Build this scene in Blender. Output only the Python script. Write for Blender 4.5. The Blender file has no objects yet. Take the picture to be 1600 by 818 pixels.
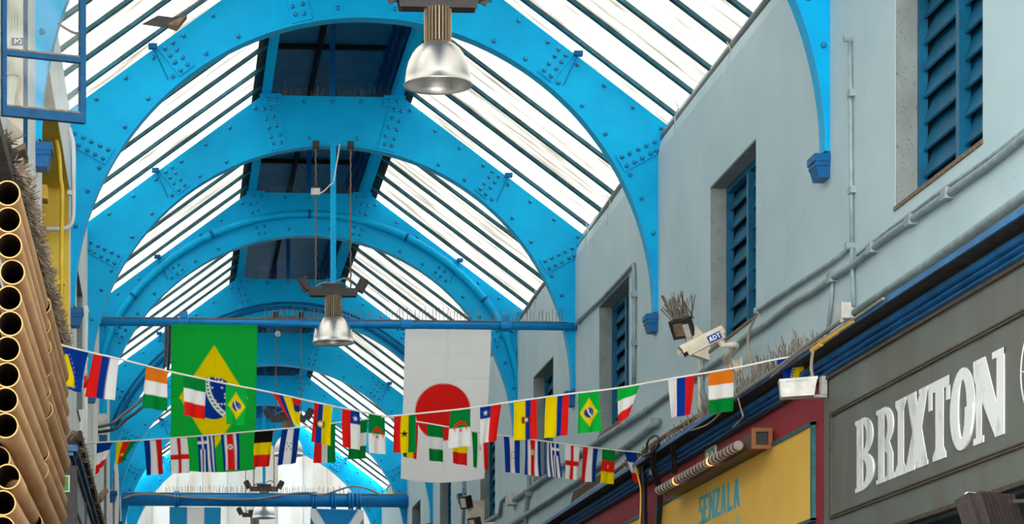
import bpy, math, random
from mathutils import Vector
random.seed(7)
sc = bpy.context.scene
COL = sc.collection
# ------------------------------------------------------------------ camera
FPX, YAW, PPX, PPY = 4000.0, 0.06, 264.0 + 4000.0 * math.tan(0.06), 1200.0
cam_d = bpy.data.cameras.new('camera'); cam = bpy.data.objects.new('camera', cam_d); COL.objects.link(cam)
cam_d.sensor_width = 36.0; cam_d.lens = 36.0 * FPX / 1600.0
cam_d.shift_x = (800.0 - PPX) / 1600.0; cam_d.shift_y = (PPY - 409.0) / 1600.0
cam_d.clip_end = 300
cam.location = (0, 0, 0); cam.rotation_euler = (math.pi / 2, 0, -YAW)
sc.camera = cam
# ------------------------------------------------------------------ world: bright overcast sky
w = bpy.data.worlds.new('overcast_sky'); sc.world = w; w.use_nodes = True
bg = w.node_tree.nodes['Background']
bg.inputs['Color'].default_value = (1.0, 0.985, 0.955, 1); bg.inputs['Strength'].default_value = 1.55
sc.view_settings.view_transform = 'Standard'; sc.view_settings.look = 'None'
sc.view_settings.gamma = 1.0; sc.view_settings.use_curve_mapping = False
sc.view_settings.exposure = 2.8
FLOOR = -1.65
CX, CZ, RAD = 2.025, 4.72, 3.0          # arch centre line, springing height, inner radius (heights above the eye)
XW, XL = 5.05, -1.0                      # faces of the right and left wall
ARCH_Y = [14.0, 19.32, 26.22, 31.64, 36.98, 43.50, 48.86, 54.20, 60.72]

# ------------------------------------------------------------------ helpers
def ray(u, v):
    a = (u - PPX) / FPX
    return Vector((math.cos(YAW) * a + math.sin(YAW), -math.sin(YAW) * a + math.cos(YAW), (PPY - v) / FPX))
def at_x(u, v, X):
    d = ray(u, v); return d * (X / d.x)
def at_y(u, v, Y):
    d = ray(u, v); return d * (Y / d.y)
def at_plane(u, v, p0, p1):               # vertical plane through p0 and p1 (x, y)
    d = ray(u, v); n = (p1[1] - p0[1], -(p1[0] - p0[0]))
    t = (p0[0] * n[0] + p0[1] * n[1]) / (d.x * n[0] + d.y * n[1])
    return d * t
def lin(c):
    return tuple((x / 12.92 if x <= 0.04045 else ((x + 0.055) / 1.055) ** 2.4) for x in c)
def rgb(h):
    return lin(tuple(int(h[i:i + 2], 16) / 255 for i in (0, 2, 4)))

BASE = {}
def tag(o, label=None, cat=None, group=None, kind=None):
    if label: o['label'] = label
    if cat: o['category'] = cat
    if group: o['group'] = group
    if kind: o['kind'] = kind
    return o
def thing(name, loc, label=None, cat=None, group=None, kind=None):
    o = bpy.data.objects.new(name, None); COL.objects.link(o); o.location = loc; o.empty_display_size = 0.1
    BASE[o.name] = Vector(loc)
    return tag(o, label, cat, group, kind)

class MB:
    def __init__(s): s.v = []; s.f = []; s.m = []; s.cur = 0
    def face(s, idx): s.f.append(tuple(idx)); s.m.append(s.cur)
    def quad(s, a, b, c, d):
        n = len(s.v); s.v += [Vector(p) for p in (a, b, c, d)]; s.face((n, n + 1, n + 2, n + 3)); return s
    def poly(s, pts):
        n = len(s.v); s.v += [Vector(p) for p in pts]; s.face(range(n, n + len(pts))); return s
    def prism(s, pts, off):
        off = Vector(off); n = len(s.v); k = len(pts)
        s.v += [Vector(p) for p in pts] + [Vector(p) + off for p in pts]
        s.face(range(n, n + k)); s.face(range(n + 2 * k - 1, n + k - 1, -1))
        for i in range(k):
            j = (i + 1) % k; s.face((n + j, n + i, n + k + i, n + k + j))
        return s
    def box(s, x0, x1, y0, y1, z0, z1):
        return s.prism([(x0, y0, z0), (x1, y0, z0), (x1, y0, z1), (x0, y0, z1)], (0, y1 - y0, 0))
    def bar(s, p, q, wd, ht, up=(0, 0, 1)):
        p, q = Vector(p), Vector(q); d = (q - p).normalized(); up = Vector(up)
        a = d.cross(up)
        if a.length < 1e-4: a = d.cross(Vector((1, 0, 0)))
        a.normalize(); b = a.cross(d)
        a = a * wd / 2; b = b * ht / 2
        return s.prism([p - a - b, p + a - b, p + a + b, p - a + b], q - p)
    def tube(s, pts, r, n=8, caps=True):
        pts = [Vector(p) for p in pts]; k = len(pts)
        rs = r if isinstance(r, (list, tuple)) else [r] * k
        base = len(s.v); prev = None
        for i, p in enumerate(pts):
            d = (pts[min(i + 1, k - 1)] - pts[max(i - 1, 0)]).normalized()
            if prev is None:
                a = d.cross(Vector((0, 0, 1)))
                if a.length < 1e-3: a = d.cross(Vector((1, 0, 0)))
            else:
                a = prev - d * prev.dot(d)
            a.normalize(); prev = a; b = d.cross(a)
            for j in range(n):
                t = 2 * math.pi * j / n
                s.v.append(p + (a * math.cos(t) + b * math.sin(t)) * rs[i])
        for i in range(k - 1):
            for j in range(n):
                j2 = (j + 1) % n
                s.face((base + i * n + j, base + i * n + j2, base + (i + 1) * n + j2, base + (i + 1) * n + j))
        if caps:
            s.face([base + j for j in range(n - 1, -1, -1)]); s.face([base + (k - 1) * n + j for j in range(n)])
        return s
    def lathe(s, prof, o, n=24, axis='z'):
        base = len(s.v); o = Vector(o)
        for r, z in prof:
            for j in range(n):
                t = 2 * math.pi * j / n
                if axis == 'z': s.v.append(o + Vector((r * math.cos(t), r * math.sin(t), z)))
                elif axis == 'y': s.v.append(o + Vector((r * math.cos(t), z, r * math.sin(t))))
                else: s.v.append(o + Vector((z, r * math.cos(t), r * math.sin(t))))
        for i in range(len(prof) - 1):
            for j in range(n):
                j2 = (j + 1) % n
                s.face((base + i * n + j, base + i * n + j2, base + (i + 1) * n + j2, base + (i + 1) * n + j))
        return s
    def mesh(s, name, off=(0, 0, 0)):
        me = bpy.data.meshes.new(name); o = Vector(off)
        me.from_pydata([tuple(p - o) for p in s.v], [], s.f)
        if any(s.m): me.polygons.foreach_set('material_index', s.m)
        return me
    def build(s, name, mats, parent=None, smooth=False, kind=None):
        off = BASE.get(parent.name, Vector()) if parent else Vector()
        root_off = off
        me = s.mesh(name, off)
        for m in (mats if isinstance(mats, (list, tuple)) else [mats]): me.materials.append(m)
        if smooth: me.polygons.foreach_set('use_smooth', [True] * len(me.polygons))
        me.validate(); me.update()
        o = bpy.data.objects.new(name, me); COL.objects.link(o)
        if parent: o.parent = parent
        BASE[o.name] = root_off
        if kind: o['kind'] = kind
        return o
def solo(mb, name, mats, label, cat, group=None, smooth=False, kind=None):
    """a thing that is one mesh, origin at its lowest middle"""
    xs = [p.x for p in mb.v]; ys = [p.y for p in mb.v]; zs = [p.z for p in mb.v]
    b = Vector(((min(xs) + max(xs)) / 2, (min(ys) + max(ys)) / 2, min(zs)))
    me = mb.mesh(name, b)
    for m in (mats if isinstance(mats, (list, tuple)) else [mats]): me.materials.append(m)
    if smooth: me.polygons.foreach_set('use_smooth', [True] * len(me.polygons))
    me.validate(); me.update()
    o = bpy.data.objects.new(name, me); COL.objects.link(o); o.location = b; BASE[o.name] = b
    return tag(o, label, cat, group, kind)
def place(name, me, loc, parent=None, rot=None):
    o = bpy.data.objects.new(name, me); COL.objects.link(o)
    o.location = Vector(loc) - (BASE[parent.name] if parent else Vector())
    if rot: o.rotation_euler = rot
    if parent: o.parent = parent
    BASE[o.name] = Vector(loc)
    return o
def smooth_path(pts, n=6):
    pts = [Vector(p) for p in pts]; out = []
    for i in range(len(pts) - 1):
        p0 = pts[max(i - 1, 0)]; p1 = pts[i]; p2 = pts[i + 1]; p3 = pts[min(i + 2, len(pts) - 1)]
        for k in range(n):
            t = k / n
            out.append(0.5 * ((2 * p1) + (p2 - p0) * t + (2 * p0 - 5 * p1 + 4 * p2 - p3) * t * t + (3 * p1 - p0 - 3 * p2 + p3) * t ** 3))
    out.append(pts[-1]); return out

# ------------------------------------------------------------------ materials (all procedural)
def new_mat(name):
    m = bpy.data.materials.new(name); m.use_nodes = True
    nt = m.node_tree; bs = nt.nodes['Principled BSDF']; return m, nt, bs
def pos_noise(nt, scale, vec_scale=(1, 1, 1), detail=4.0, rough=0.55):
    g = nt.nodes.new('ShaderNodeNewGeometry'); mp = nt.nodes.new('ShaderNodeMapping')
    mp.inputs['Scale'].default_value = vec_scale
    nz = nt.nodes.new('ShaderNodeTexNoise'); nz.inputs['Scale'].default_value = scale
    nz.inputs['Detail'].default_value = detail; nz.inputs['Roughness'].default_value = rough
    nt.links.new(g.outputs['Position'], mp.inputs['Vector']); nt.links.new(mp.outputs['Vector'], nz.inputs['Vector'])
    return nz
def ramp(nt, src, lo, hi, c0=(0, 0, 0, 1), c1=(1, 1, 1, 1)):
    r = nt.nodes.new('ShaderNodeValToRGB'); r.color_ramp.elements[0].position = lo; r.color_ramp.elements[1].position = hi
    r.color_ramp.elements[0].color = c0; r.color_ramp.elements[1].color = c1
    nt.links.new(src, r.inputs['Fac']); return r
def mix(nt, fac, a, b):
    m = nt.nodes.new('ShaderNodeMix'); m.data_type = 'RGBA'
    for sock, val in ((m.inputs['Factor'], fac), (m.inputs['A'], a), (m.inputs['B'], b)): pass
    def put(sock, val):
        if hasattr(val, 'links'): nt.links.new(val, sock)
        elif isinstance(val, (int, float)): sock.default_value = val
        else: sock.default_value = (*val[:3], 1)
    put(m.inputs[0], fac); put(m.inputs[6], a); put(m.inputs[7], b)
    return m.outputs[2]
def paint(name, c, rough=0.5, metal=0.0, var=None, nscale=3.0, vscale=(1, 1, 1), spots=None, spot_scale=40.0, spot_lo=0.68, bump=0.0, bscale=60.0, spec=0.5, var_lo=0.35, var_hi=0.7):
    m, nt, bs = new_mat(name)
    bs.inputs['Roughness'].default_value = rough; bs.inputs['Metallic'].default_value = metal
    bs.inputs['Specular IOR Level'].default_value = spec
    col = c
    if var:
        nz = pos_noise(nt, nscale, vscale); r = ramp(nt, nz.outputs['Fac'], var_lo, var_hi); col = mix(nt, r.outputs['Color'], c, var)
    if spots:
        nz = pos_noise(nt, spot_scale, (1, 1, 1), 2.0); r = ramp(nt, nz.outputs['Fac'], spot_lo, spot_lo + 0.06); col = mix(nt, r.outputs['Color'], col, spots)
    if hasattr(col, 'links'): nt.links.new(col, bs.inputs['Base Color'])
    else: bs.inputs['Base Color'].default_value = (*col[:3], 1)
    if bump:
        nz = pos_noise(nt, bscale, (1, 1, 1), 3.0); b = nt.nodes.new('ShaderNodeBump'); b.inputs['Strength'].default_value = bump; b.inputs['Distance'].default_value = 0.01
        nt.links.new(nz.outputs['Fac'], b.inputs['Height']); nt.links.new(b.outputs['Normal'], bs.inputs['Normal'])
    return m
M = {}
M['blue'] = paint('blue_gloss_paint', rgb('00b6ec'), 0.4, spec=0.12, var=rgb('00a8e2'), nscale=2.2, spots=rgb('0a5c86'), spot_scale=28, spot_lo=0.73, bump=0.08, bscale=9)
M['blue2'] = paint('blue_bracket_paint', rgb('0564a2'), 0.42, spec=0.2, var=rgb('04568e'), nscale=14, spots=rgb('2a4a5a'), spot_lo=0.7)
M['rivet'] = paint('rivet_blue_gloss', rgb('0a84b4'), 0.22, spec=0.9)
M['beam'] = paint('pipe_beam_blue', rgb('0884cc'), 0.35, spec=0.3, var=rgb('0676ba'), nscale=8, spots=rgb('2a4a5a'), spot_lo=0.72)
M['teal'] = paint('dark_teal_glazing_paint', rgb('04606e'), 0.45, var=rgb('06343c'), nscale=9)
M['louvre'] = paint('louvre_blue_paint', rgb('05688e'), 0.42, spec=0.3, var=rgb('045272'), nscale=5, spots=rgb('5a3a2c'), spot_lo=0.76)
M['lantern'] = paint('lantern_board_paint', rgb('1a92c4'), 0.5, var=rgb('1478a6'), nscale=3)
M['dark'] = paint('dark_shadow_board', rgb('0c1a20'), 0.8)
M['wall'] = paint('pale_blue_wall_paint', rgb('c2d8de'), 0.75, var=rgb('b4ced6'), nscale=1.1, spots=rgb('6f6a60'), spot_scale=22, spot_lo=0.73, bump=0.25, bscale=30)
M['reveal'] = paint('weathered_reveal_plaster', rgb('949e9c'), 0.85, var=rgb('828a86'), nscale=4, spots=rgb('4e4a40'), spot_scale=60, spot_lo=0.66, bump=0.4, bscale=60)
M['white'] = paint('white_wall_paint', rgb('eef0ee'), 0.7, var=rgb('dcdfdc'), nscale=2.5, spots=rgb('7a7a72'), spot_lo=0.75)
M['yellow_wall'] = paint('yellow_reveal_paint', rgb('f4cf3c'), 0.55, var=rgb('e2b526'), nscale=2.0, spots=rgb('8a6410'), spot_lo=0.74)
M['brown'] = paint('dusty_brown', rgb('8d7862'), 0.9, var=rgb('655342'), nscale=30)
M['spike'] = paint('bird_spike_wire', rgb('8a8074'), 0.6, var=rgb('5e5348'), nscale=8)
M['pipe_grey'] = paint('painted_grey_conduit', rgb('9db0b6'), 0.55, var=rgb('7f8d90'), nscale=7, spots=rgb('4c4438'), spot_scale=30, spot_lo=0.68)
M['pipe_dark'] = paint('dark_conduit', rgb('5c666a'), 0.6, var=rgb('454a4c'), nscale=9)
M['black'] = paint('black_plastic', rgb('17171a'), 0.5)
M['black_iron'] = paint('black_brown_metal', rgb('38312f'), 0.5, var=rgb('272220'), nscale=20)
M['green_sign'] = paint('olive_grey_sign_paint', rgb('6a726c'), 0.42, var=rgb('625f58'), nscale=1.5, vscale=(1, 1.6, 0.4), spots=rgb('6e756e'), spot_scale=60, spot_lo=0.76)
M['sign_frame'] = paint('brown_sign_moulding', rgb('55483a'), 0.5, var=rgb('3a3028'), nscale=20)
M['letter_white'] = paint('brushed_white_letters', rgb('f2f4f4'), 0.5, var=rgb('b9bec0'), nscale=10, vscale=(1, 1, 0.35), var_lo=0.52, var_hi=0.75)
M['maroon'] = paint('maroon_fascia_paint', rgb('a02f3b'), 0.55, spec=0.15, var=rgb('922a35'), nscale=2)
M['yellow_sign'] = paint('yellow_sign_paint', rgb('ffd060'), 0.55, spec=0.2, var=rgb('fcc452'), nscale=1.5)
M['teal_trim'] = paint('teal_trim_paint', rgb('146d74'), 0.5, var=rgb('0e5058'), nscale=10)
M['senzala'] = paint('turquoise_lettering', rgb('5ab4c0'), 0.6)
M['cornice'] = paint('blue_cornice_paint', rgb('2a7cbc'), 0.4, var=rgb('1a5486'), nscale=6, spots=rgb('3a3026'), spot_lo=0.66)
M['cornice_dark'] = paint('cornice_grime_and_gap_shade', rgb('4a4038'), 0.85, var=rgb('2a2420'), nscale=12)
M['fixing_grey'] = paint('pale_plastic', rgb('d8d8d2'), 0.5, var=rgb('b4b2aa'), nscale=12)
M['cream'] = paint('cream_plastic', rgb('e6dcc6'), 0.5, var=rgb('d2c6ac'), nscale=9)
M['cctv_mark'] = paint('blue_print', rgb('1d3fa0'), 0.5)
M['red_glass'] = paint('red_beacon', rgb('d8201c'), 0.25)
M['cardboard'] = paint('cardboard', rgb('b8926a'), 0.75, var=rgb('a67e56'), nscale=9, vscale=(1, 0.25, 1), bump=0.15, bscale=80, spec=0.2)
M['cardboard_shade'] = paint('cardboard_inside_shade', rgb('3e2e20'), 0.9, spec=0.1)  # darker copy of the cardboard, shade of the tube bore as colour
M['cardboard_edge'] = paint('cardboard_cut_edge', rgb('b8925e'), 0.8, spec=0.1)
M['cable'] = paint('white_cord', rgb('e9e6df'), 0.7)
M['cable_grey'] = paint('grey_cable', rgb('8d8f8c'), 0.6)
M['cable_brown'] = paint('beige_cable', rgb('a39684'), 0.7)
M['wood'] = paint('dark_stained_wood', rgb('5c3a28'), 0.5, var=rgb('3e271b'), nscale=14, vscale=(1, 0.2, 1))
M['wood_light'] = paint('pale_cut_wood', rgb('8f5826'), 0.6)
M['floor'] = paint('concrete_floor', rgb('5a5751'), 0.8, var=rgb('4c4944'), nscale=1.5)
M['chain'] = paint('rusty_chain', rgb('6e5c4c'), 0.6, metal=0.3)
M['exit_green'] = paint('faded_exit_green', rgb('3f8f6a'), 0.5)
M['exit_bright'] = paint('exit_green', rgb('11a34a'), 0.5)
M['exit_pale'] = paint('exit_sign_pale_print', rgb('dfe8c8'), 0.5)
M['panel_grey'] = paint('blue_grey_shop_panel', rgb('9fb2ba'), 0.5, var=rgb('8899a0'), nscale=2)
M['indigo'] = paint('indigo_sticker', rgb('2f3350'), 0.5)
M['casement'] = paint('casement_blue_paint', rgb('044e7a'), 0.5, spec=0.15, var=rgb('034062'), nscale=12, spots=rgb('5a4a3a'), spot_lo=0.7)
M['fibre'] = paint('dusty_fibre', rgb('9c8c78'), 0.9, var=rgb('62513f'), nscale=26)
M['cream_board'] = paint('cream_paper_board', rgb('e9e1cc'), 0.8, var=rgb('cfc3a6'), nscale=5)

def aluminium():
    m, nt, bs = new_mat('spun_aluminium')
    bs.inputs['Metallic'].default_value = 1.0; bs.inputs['Roughness'].default_value = 0.36
    bs.inputs['Base Color'].default_value = (*rgb('e6e2dc'), 1)
    nz = pos_noise(nt, 30, (1, 1, 14), 2.0); b = nt.nodes.new('ShaderNodeBump'); b.inputs['Strength'].default_value = 0.06
    nt.links.new(nz.outputs['Fac'], b.inputs['Height']); nt.links.new(b.outputs['Normal'], bs.inputs['Normal'])
    return m
M['alu'] = aluminium()
M['fin'] = paint('heat_sink_fins', rgb('b8a283'), 0.4, metal=0.7)
M['fin_core'] = paint('heat_sink_core', rgb('2a211b'), 0.6)

def roof_glass(name, tint, streak_scale, dirt):
    """patterned white roof glass: scatters the daylight through, streaked with dirt down the slope"""
    m = bpy.data.materials.new(name); m.use_nodes = True; nt = m.node_tree; nt.nodes.clear()
    out = nt.nodes.new('ShaderNodeOutputMaterial')
    nz = pos_noise(nt, 1.0, streak_scale, 5.0, 0.6); r = ramp(nt, nz.outputs['Fac'], 0.30, 0.56)
    col = mix(nt, r.outputs['Color'], tuple(x * dirt for x in (1.0, 0.975, 0.90)), tint)
    ob = nt.nodes.new('ShaderNodeObjectInfo'); r2 = ramp(nt, ob.outputs['Random'], 0.0, 1.0, (0.72, 0.715, 0.70, 1), (1, 1, 1, 1))
    mu = nt.nodes.new('ShaderNodeMix'); mu.data_type = 'RGBA'; mu.blend_type = 'MULTIPLY'; mu.inputs[0].default_value = 1.0
    nt.links.new(col, mu.inputs[6]); nt.links.new(r2.outputs['Color'], mu.inputs[7])
    tr = nt.nodes.new('ShaderNodeBsdfTranslucent'); nt.links.new(mu.outputs[2], tr.inputs['Color'])
    tp = nt.nodes.new('ShaderNodeBsdfTransparent'); nt.links.new(mu.outputs[2], tp.inputs['Color'])
    df = nt.nodes.new('ShaderNodeBsdfDiffuse'); nt.links.new(mu.outputs[2], df.inputs['Color'])
    a = nt.nodes.new('ShaderNodeMixShader'); a.inputs[0].default_value = 0.22
    nt.links.new(tr.outputs[0], a.inputs[1]); nt.links.new(tp.outputs[0], a.inputs[2])
    b = nt.nodes.new('ShaderNodeMixShader'); b.inputs[0].default_value = 0.12
    nt.links.new(a.outputs[0], b.inputs[1]); nt.links.new(df.outputs[0], b.inputs[2])
    nt.links.new(b.outputs[0], out.inputs['Surface']); return m
M['roof_glass'] = roof_glass('streaked_roof_glass', (0.58, 0.58, 0.57), (1.2, 9, 1.2), 0.29)
M['gable_glass'] = roof_glass('gable_sheet', (0.40, 0.425, 0.43), (3, 1, 0.6), 0.36)

def window_glass():
    m = bpy.data.materials.new('dusty_window_glass'); m.use_nodes = True; nt = m.node_tree; nt.nodes.clear()
    out = nt.nodes.new('ShaderNodeOutputMaterial')
    tp = nt.nodes.new('ShaderNodeBsdfTransparent'); tp.inputs['Color'].default_value = (0.93, 0.96, 0.96, 1)
    gl = nt.nodes.new('ShaderNodeBsdfGlossy'); gl.inputs['Roughness'].default_value = 0.05
    df = nt.nodes.new('ShaderNodeBsdfTranslucent'); df.inputs['Color'].default_value = (0.9, 0.9, 0.86, 1)
    nz = pos_noise(nt, 6, (1, 1, 1), 4.0); r = ramp(nt, nz.outputs['Fac'], 0.4, 0.8, (0.03, 0.03, 0.03, 1), (0.12, 0.12, 0.12, 1))
    a = nt.nodes.new('ShaderNodeMixShader'); nt.links.new(r.outputs['Color'], a.inputs[0])
    nt.links.new(tp.outputs[0], a.inputs[1]); nt.links.new(df.outputs[0], a.inputs[2])
    b = nt.nodes.new('ShaderNodeMixShader'); b.inputs[0].default_value = 0.07
    nt.links.new(a.outputs[0], b.inputs[1]); nt.links.new(gl.outputs[0], b.inputs[2])
    nt.links.new(b.outputs[0], out.inputs['Surface']); return m
M['glass'] = window_glass()
def bulb_glass(name, emit):
    m, nt, bs = new_mat(name)
    bs.inputs['Base Color'].default_value = (0.8, 0.72, 0.62, 1); bs.inputs['Roughness'].default_value = 0.12
    bs.inputs['Transmission Weight'].default_value = 0.6; bs.inputs['IOR'].default_value = 1.3
    if emit:
        bs.inputs['Emission Color'].default_value = (1.0, 0.33, 0.08, 1); bs.inputs['Emission Strength'].default_value = 0.14
    return m
M['bulb'] = bulb_glass('clear_bulb_glass', False); M['bulb_lit'] = bulb_glass('glowing_bulb_glass', True)
def cloth():
    m = bpy.data.materials.new('printed_flag_cloth'); m.use_nodes = True; nt = m.node_tree; nt.nodes.clear()
    out = nt.nodes.new('ShaderNodeOutputMaterial'); at = nt.nodes.new('ShaderNodeAttribute'); at.attribute_name = 'print'
    df = nt.nodes.new('ShaderNodeBsdfDiffuse'); tr = nt.nodes.new('ShaderNodeBsdfTranslucent'); a = nt.nodes.new('ShaderNodeMixShader')
    a.inputs[0].default_value = 0.42
    nt.links.new(at.outputs['Color'], df.inputs['Color']); nt.links.new(at.outputs['Color'], tr.inputs['Color'])
    nt.links.new(df.outputs[0], a.inputs[1]); nt.links.new(tr.outputs[0], a.inputs[2]); nt.links.new(a.outputs[0], out.inputs['Surface'])
    return m
M['cloth'] = cloth()
# ------------------------------------------------------------------ floor and walls
fl = MB().box(-14, 18, -14, 75, FLOOR - 0.2, FLOOR).build('floor', M['floor'], kind='structure')
WY0, WY1 = 6.0, 61.5
R_WIN = [(15.64, 17.56), (21.80, 23.68), (27.90, 29.88), (33.46, 35.32), (39.5, 41.4), (45.7, 47.6), (51.3, 53.1)]
L_WIN = [(16.1, 18.1), (20.3, 25.9), (27.90, 29.88), (33.46, 35.32), (39.5, 41.4), (45.7, 47.6), (51.3, 53.1)]
WZ0, WZ1 = 3.90, 5.43
def wall(name, x0, x1, wins, z0, z1, mat, wz):
    b = MB(); y = WY0
    for (a, c) in wins:
        zt = 5.85 if (a, c) == (20.3, 25.9) else wz[1]
        b.box(x0, x1, y, a, z0, z1); b.box(x0, x1, a, c, z0, wz[0]); b.box(x0, x1, a, c, zt, z1); y = c
    b.box(x0, x1, y, WY1, z0, z1)
    return b
wr = wall('wall_right', XW, XW + 0.5, R_WIN, FLOOR, 6.36, M['wall'], (WZ0, WZ1))
prof = [(XW, 6.36), (XW + 0.02, 6.46), (XW + 0.06, 6.54), (XW + 0.12, 6.60), (XW + 0.2, 6.63), (XW + 0.5, 6.63), (XW + 0.5, 6.36)]
wr.prism([(x, WY0, z) for x, z in prof], (0, WY1 - WY0, 0))
wr.build('wall_right', M['wall'], kind='structure')
wl = wall('wall_left', XL - 0.5, XL, L_WIN, FLOOR, 6.63, M['white'], (WZ0, 5.49))
wl.build('wall_left', M['white'], kind='structure')

def window(n, s, y0, y1, z0, z1, face, depth, mat_reveal, slats=True):
    """louvred window set back in its opening; s = +1 in the right wall, -1 in the left"""
    t = thing('window_%d' % n, (face + s * depth, (y0 + y1) / 2, z0), kind='structure')
    xa = face + s * depth
    e = 0.004
    lin_ = MB()
    lin_.box(min(face + s * e, xa), max(face + s * e, xa), y1 - 0.02, y1 - 0.002, z0, z1)
    lin_.box(min(face + s * e, xa), max(face + s * e, xa), y0 + 0.002, y0 + 0.012, z0, z1)
    lin_.box(min(face + s * e, xa), max(face + s * e, xa), y0, y1, z1 - 0.012, z1 - 0.002)
    lin_.build('reveal_lining', mat_reveal, t)
    MB().box(min(face - s * 0.012, xa), max(face - s * 0.012, xa), y0 - 0.01, y1 + 0.01, z0 - 0.02, z0 + 0.008).build('window_sill', M['brown'], t)
    fw = 0.07; x_in = xa + s * 0.06
    fr = MB(); lo, hi = min(xa, x_in), max(xa, x_in)
    fr.box(lo, hi, y0, y0 + fw, z0, z1); fr.box(lo, hi, y1 - fw, y1, z0, z1)
    fr.box(lo, hi, y0 + fw, y1 - fw, z0, z0 + fw); fr.box(lo, hi, y0 + fw, y1 - fw, z1 - fw, z1)
    fr.build('frame', M['louvre'], t)
    ym = (y0 + y1) / 2
    MB().box(lo - 0.01, hi + 0.01, ym - 0.035, ym + 0.035, z0 + fw, z1 - fw).build('mullion', M['louvre'], t)
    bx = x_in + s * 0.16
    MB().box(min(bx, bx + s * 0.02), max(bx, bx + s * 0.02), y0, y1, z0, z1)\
        .box(min(x_in, bx), max(x_in, bx), y0 + .001, y0 + .02, z0, z1).box(min(x_in, bx), max(x_in, bx), y1 - .02, y1 - .001, z0, z1).build('shade_backing', M['dark'], t)  # near-black back and sides paint the shade behind the slats
    if slats:
        me = None
        for (a, c) in ((y0 + fw, ym - 0.035), (ym + 0.035, y1 - fw)):
            k = int((z1 - z0 - 0.1) / 0.184)
            for i in range(k + 1):
                zc = z0 + 0.1 + i * 0.184
                if zc > z1 - 0.08: continue
                if me is None:
                    w2 = (c - a) / 2 - 0.004
                    mb = MB(); p0, p1 = (-s * 0.05, -0.125), (s * 0.065, 0.19)
                    pr = [(p0[0], -w2, p0[1]), (p1[0], -w2, p1[1]), (p1[0] + s * 0.014, -w2, p1[1] - 0.008), (p0[0] + s * 0.014, -w2, p0[1] - 0.008)]
                    mb.prism(pr, (0, 2 * w2, 0)); me = mb.mesh('slat'); me.materials.append(M['louvre'])
                place('slat', me, (xa + s * 0.075, (a + c) / 2, zc + 0.04), t)
    return t
for i, (a, c) in enumerate(R_WIN): window(i + 1, 1, a, c, WZ0, WZ1, XW, 0.15, M['reveal'])
for i, (a, c) in enumerate(L_WIN):
    if i == 1: window(i + 8, -1, a, c, WZ0, 5.85, XL, 0.34, M['yellow_wall'])
    elif i == 0: window(i + 8, -1, a, c, WZ0, 5.49, XL, 0.2, M['cream_board'])
    else: window(i + 8, -1, a, c, WZ0, 5.49, XL, 0.2, M['reveal'])

# ------------------------------------------------------------------ arches
OUT = [(XW, 4.68), (XW, 6.36), (XW + 0.05, 6.50), (XW + 0.17, 6.60), (2.895, 8.32)]
OUT = OUT + [(2 * CX - x, z) for x, z in reversed(OUT)]
def outer(t):
    dx, dz = math.cos(t), math.sin(t); best = None
    for (a, b) in zip(OUT[:-1], OUT[1:]):
        ex, ez = b[0] - a[0], b[1] - a[1]; den = dx * ez - dz * ex
        if abs(den) < 1e-9: continue
        ax, az = a[0] - CX, a[1] - CZ
        r = (ax * ez - az * ex) / den; u = (ax * dz - az * dx) / den
        if r > 0 and -1e-6 <= u <= 1 + 1e-6: best = r if best is None else max(best, r)
    return best
ANG = sorted(set([math.pi * i / 72 for i in range(73)] + [math.atan2(z - CZ, x - CX) for x, z in OUT if z > 4.8]))
INN = [(CX + RAD * math.cos(t), CZ + RAD * math.sin(t)) for t in ANG]
OUTP = [(CX + (outer(t) or 3.025) * math.cos(t), CZ + (outer(t) or 3.025) * math.sin(t)) for t in ANG]
def mir(p): return (2 * CX - p[0], p[1])
EAVE_SP = [(4.60, 6.33), (5.16, 6.595), (5.07, 6.36), (4.70, 6.16)]
HAUN_SP = [(3.79, 7.19), (3.99, 7.49), (4.17, 7.36), (3.94, 7.07)]
LANT_SP = [(2.585, 7.68), (2.755, 8.315), (2.94, 8.28), (2.79, 7.63)]
RIV = [(4.67, 6.31), (4.75, 6.35), (4.84, 6.39), (4.92, 6.43), (5.01, 6.47), (5.09, 6.51), (4.72, 6.22), (4.80, 6.26), (4.88, 6.30), (4.97, 6.35), (5.03, 6.38),
       (4.01, 7.41), (3.97, 7.34), (3.91, 7.26), (3.86, 7.19), (4.09, 7.35), (4.04, 7.28), (3.99, 7.21), (3.93, 7.13)]
RIV_FLAT = [(4.01, 7.07), (4.21, 7.26), (4.49, 7.05), (4.79, 6.83), (5.08, 6.62), (3.90, 7.49), (3.60, 7.70), (3.30, 7.91), (4.26, 6.84), (4.50, 6.55), (3.67, 7.31), (3.34, 7.49),
            (2.99, 8.16), (4.76, 6.13), (4.88, 5.89), (5.0, 5.53), (2.38, 8.25), (2.32, 7.80)]
RIV_L = [(2.79, 8.16), (2.88, 8.14), (2.76, 8.05), (2.85, 8.02), (2.72, 7.94), (2.82, 7.91), (2.68, 7.83), (2.79, 7.80), (2.67, 7.73), (2.76, 7.72)]
RIV_C = [(2.72, 8.265), (2.83, 8.265)]
def rivet_geo(mb, x, y, z, r=0.026, n=10):
    mb.lathe([(r, 0.0), (r * 0.95, -r * 0.3), (r * 0.66, -r * 0.8), (0.001, -r * 1.05)], (x, y, z), n, 'y'); return mb
riv_me = rivet_geo(MB(), 0, 0, 0).mesh('rivet'); riv_me.materials.append(M['rivet'])
riv_me.polygons.foreach_set('use_smooth', [True] * len(riv_me.polygons))
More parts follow.
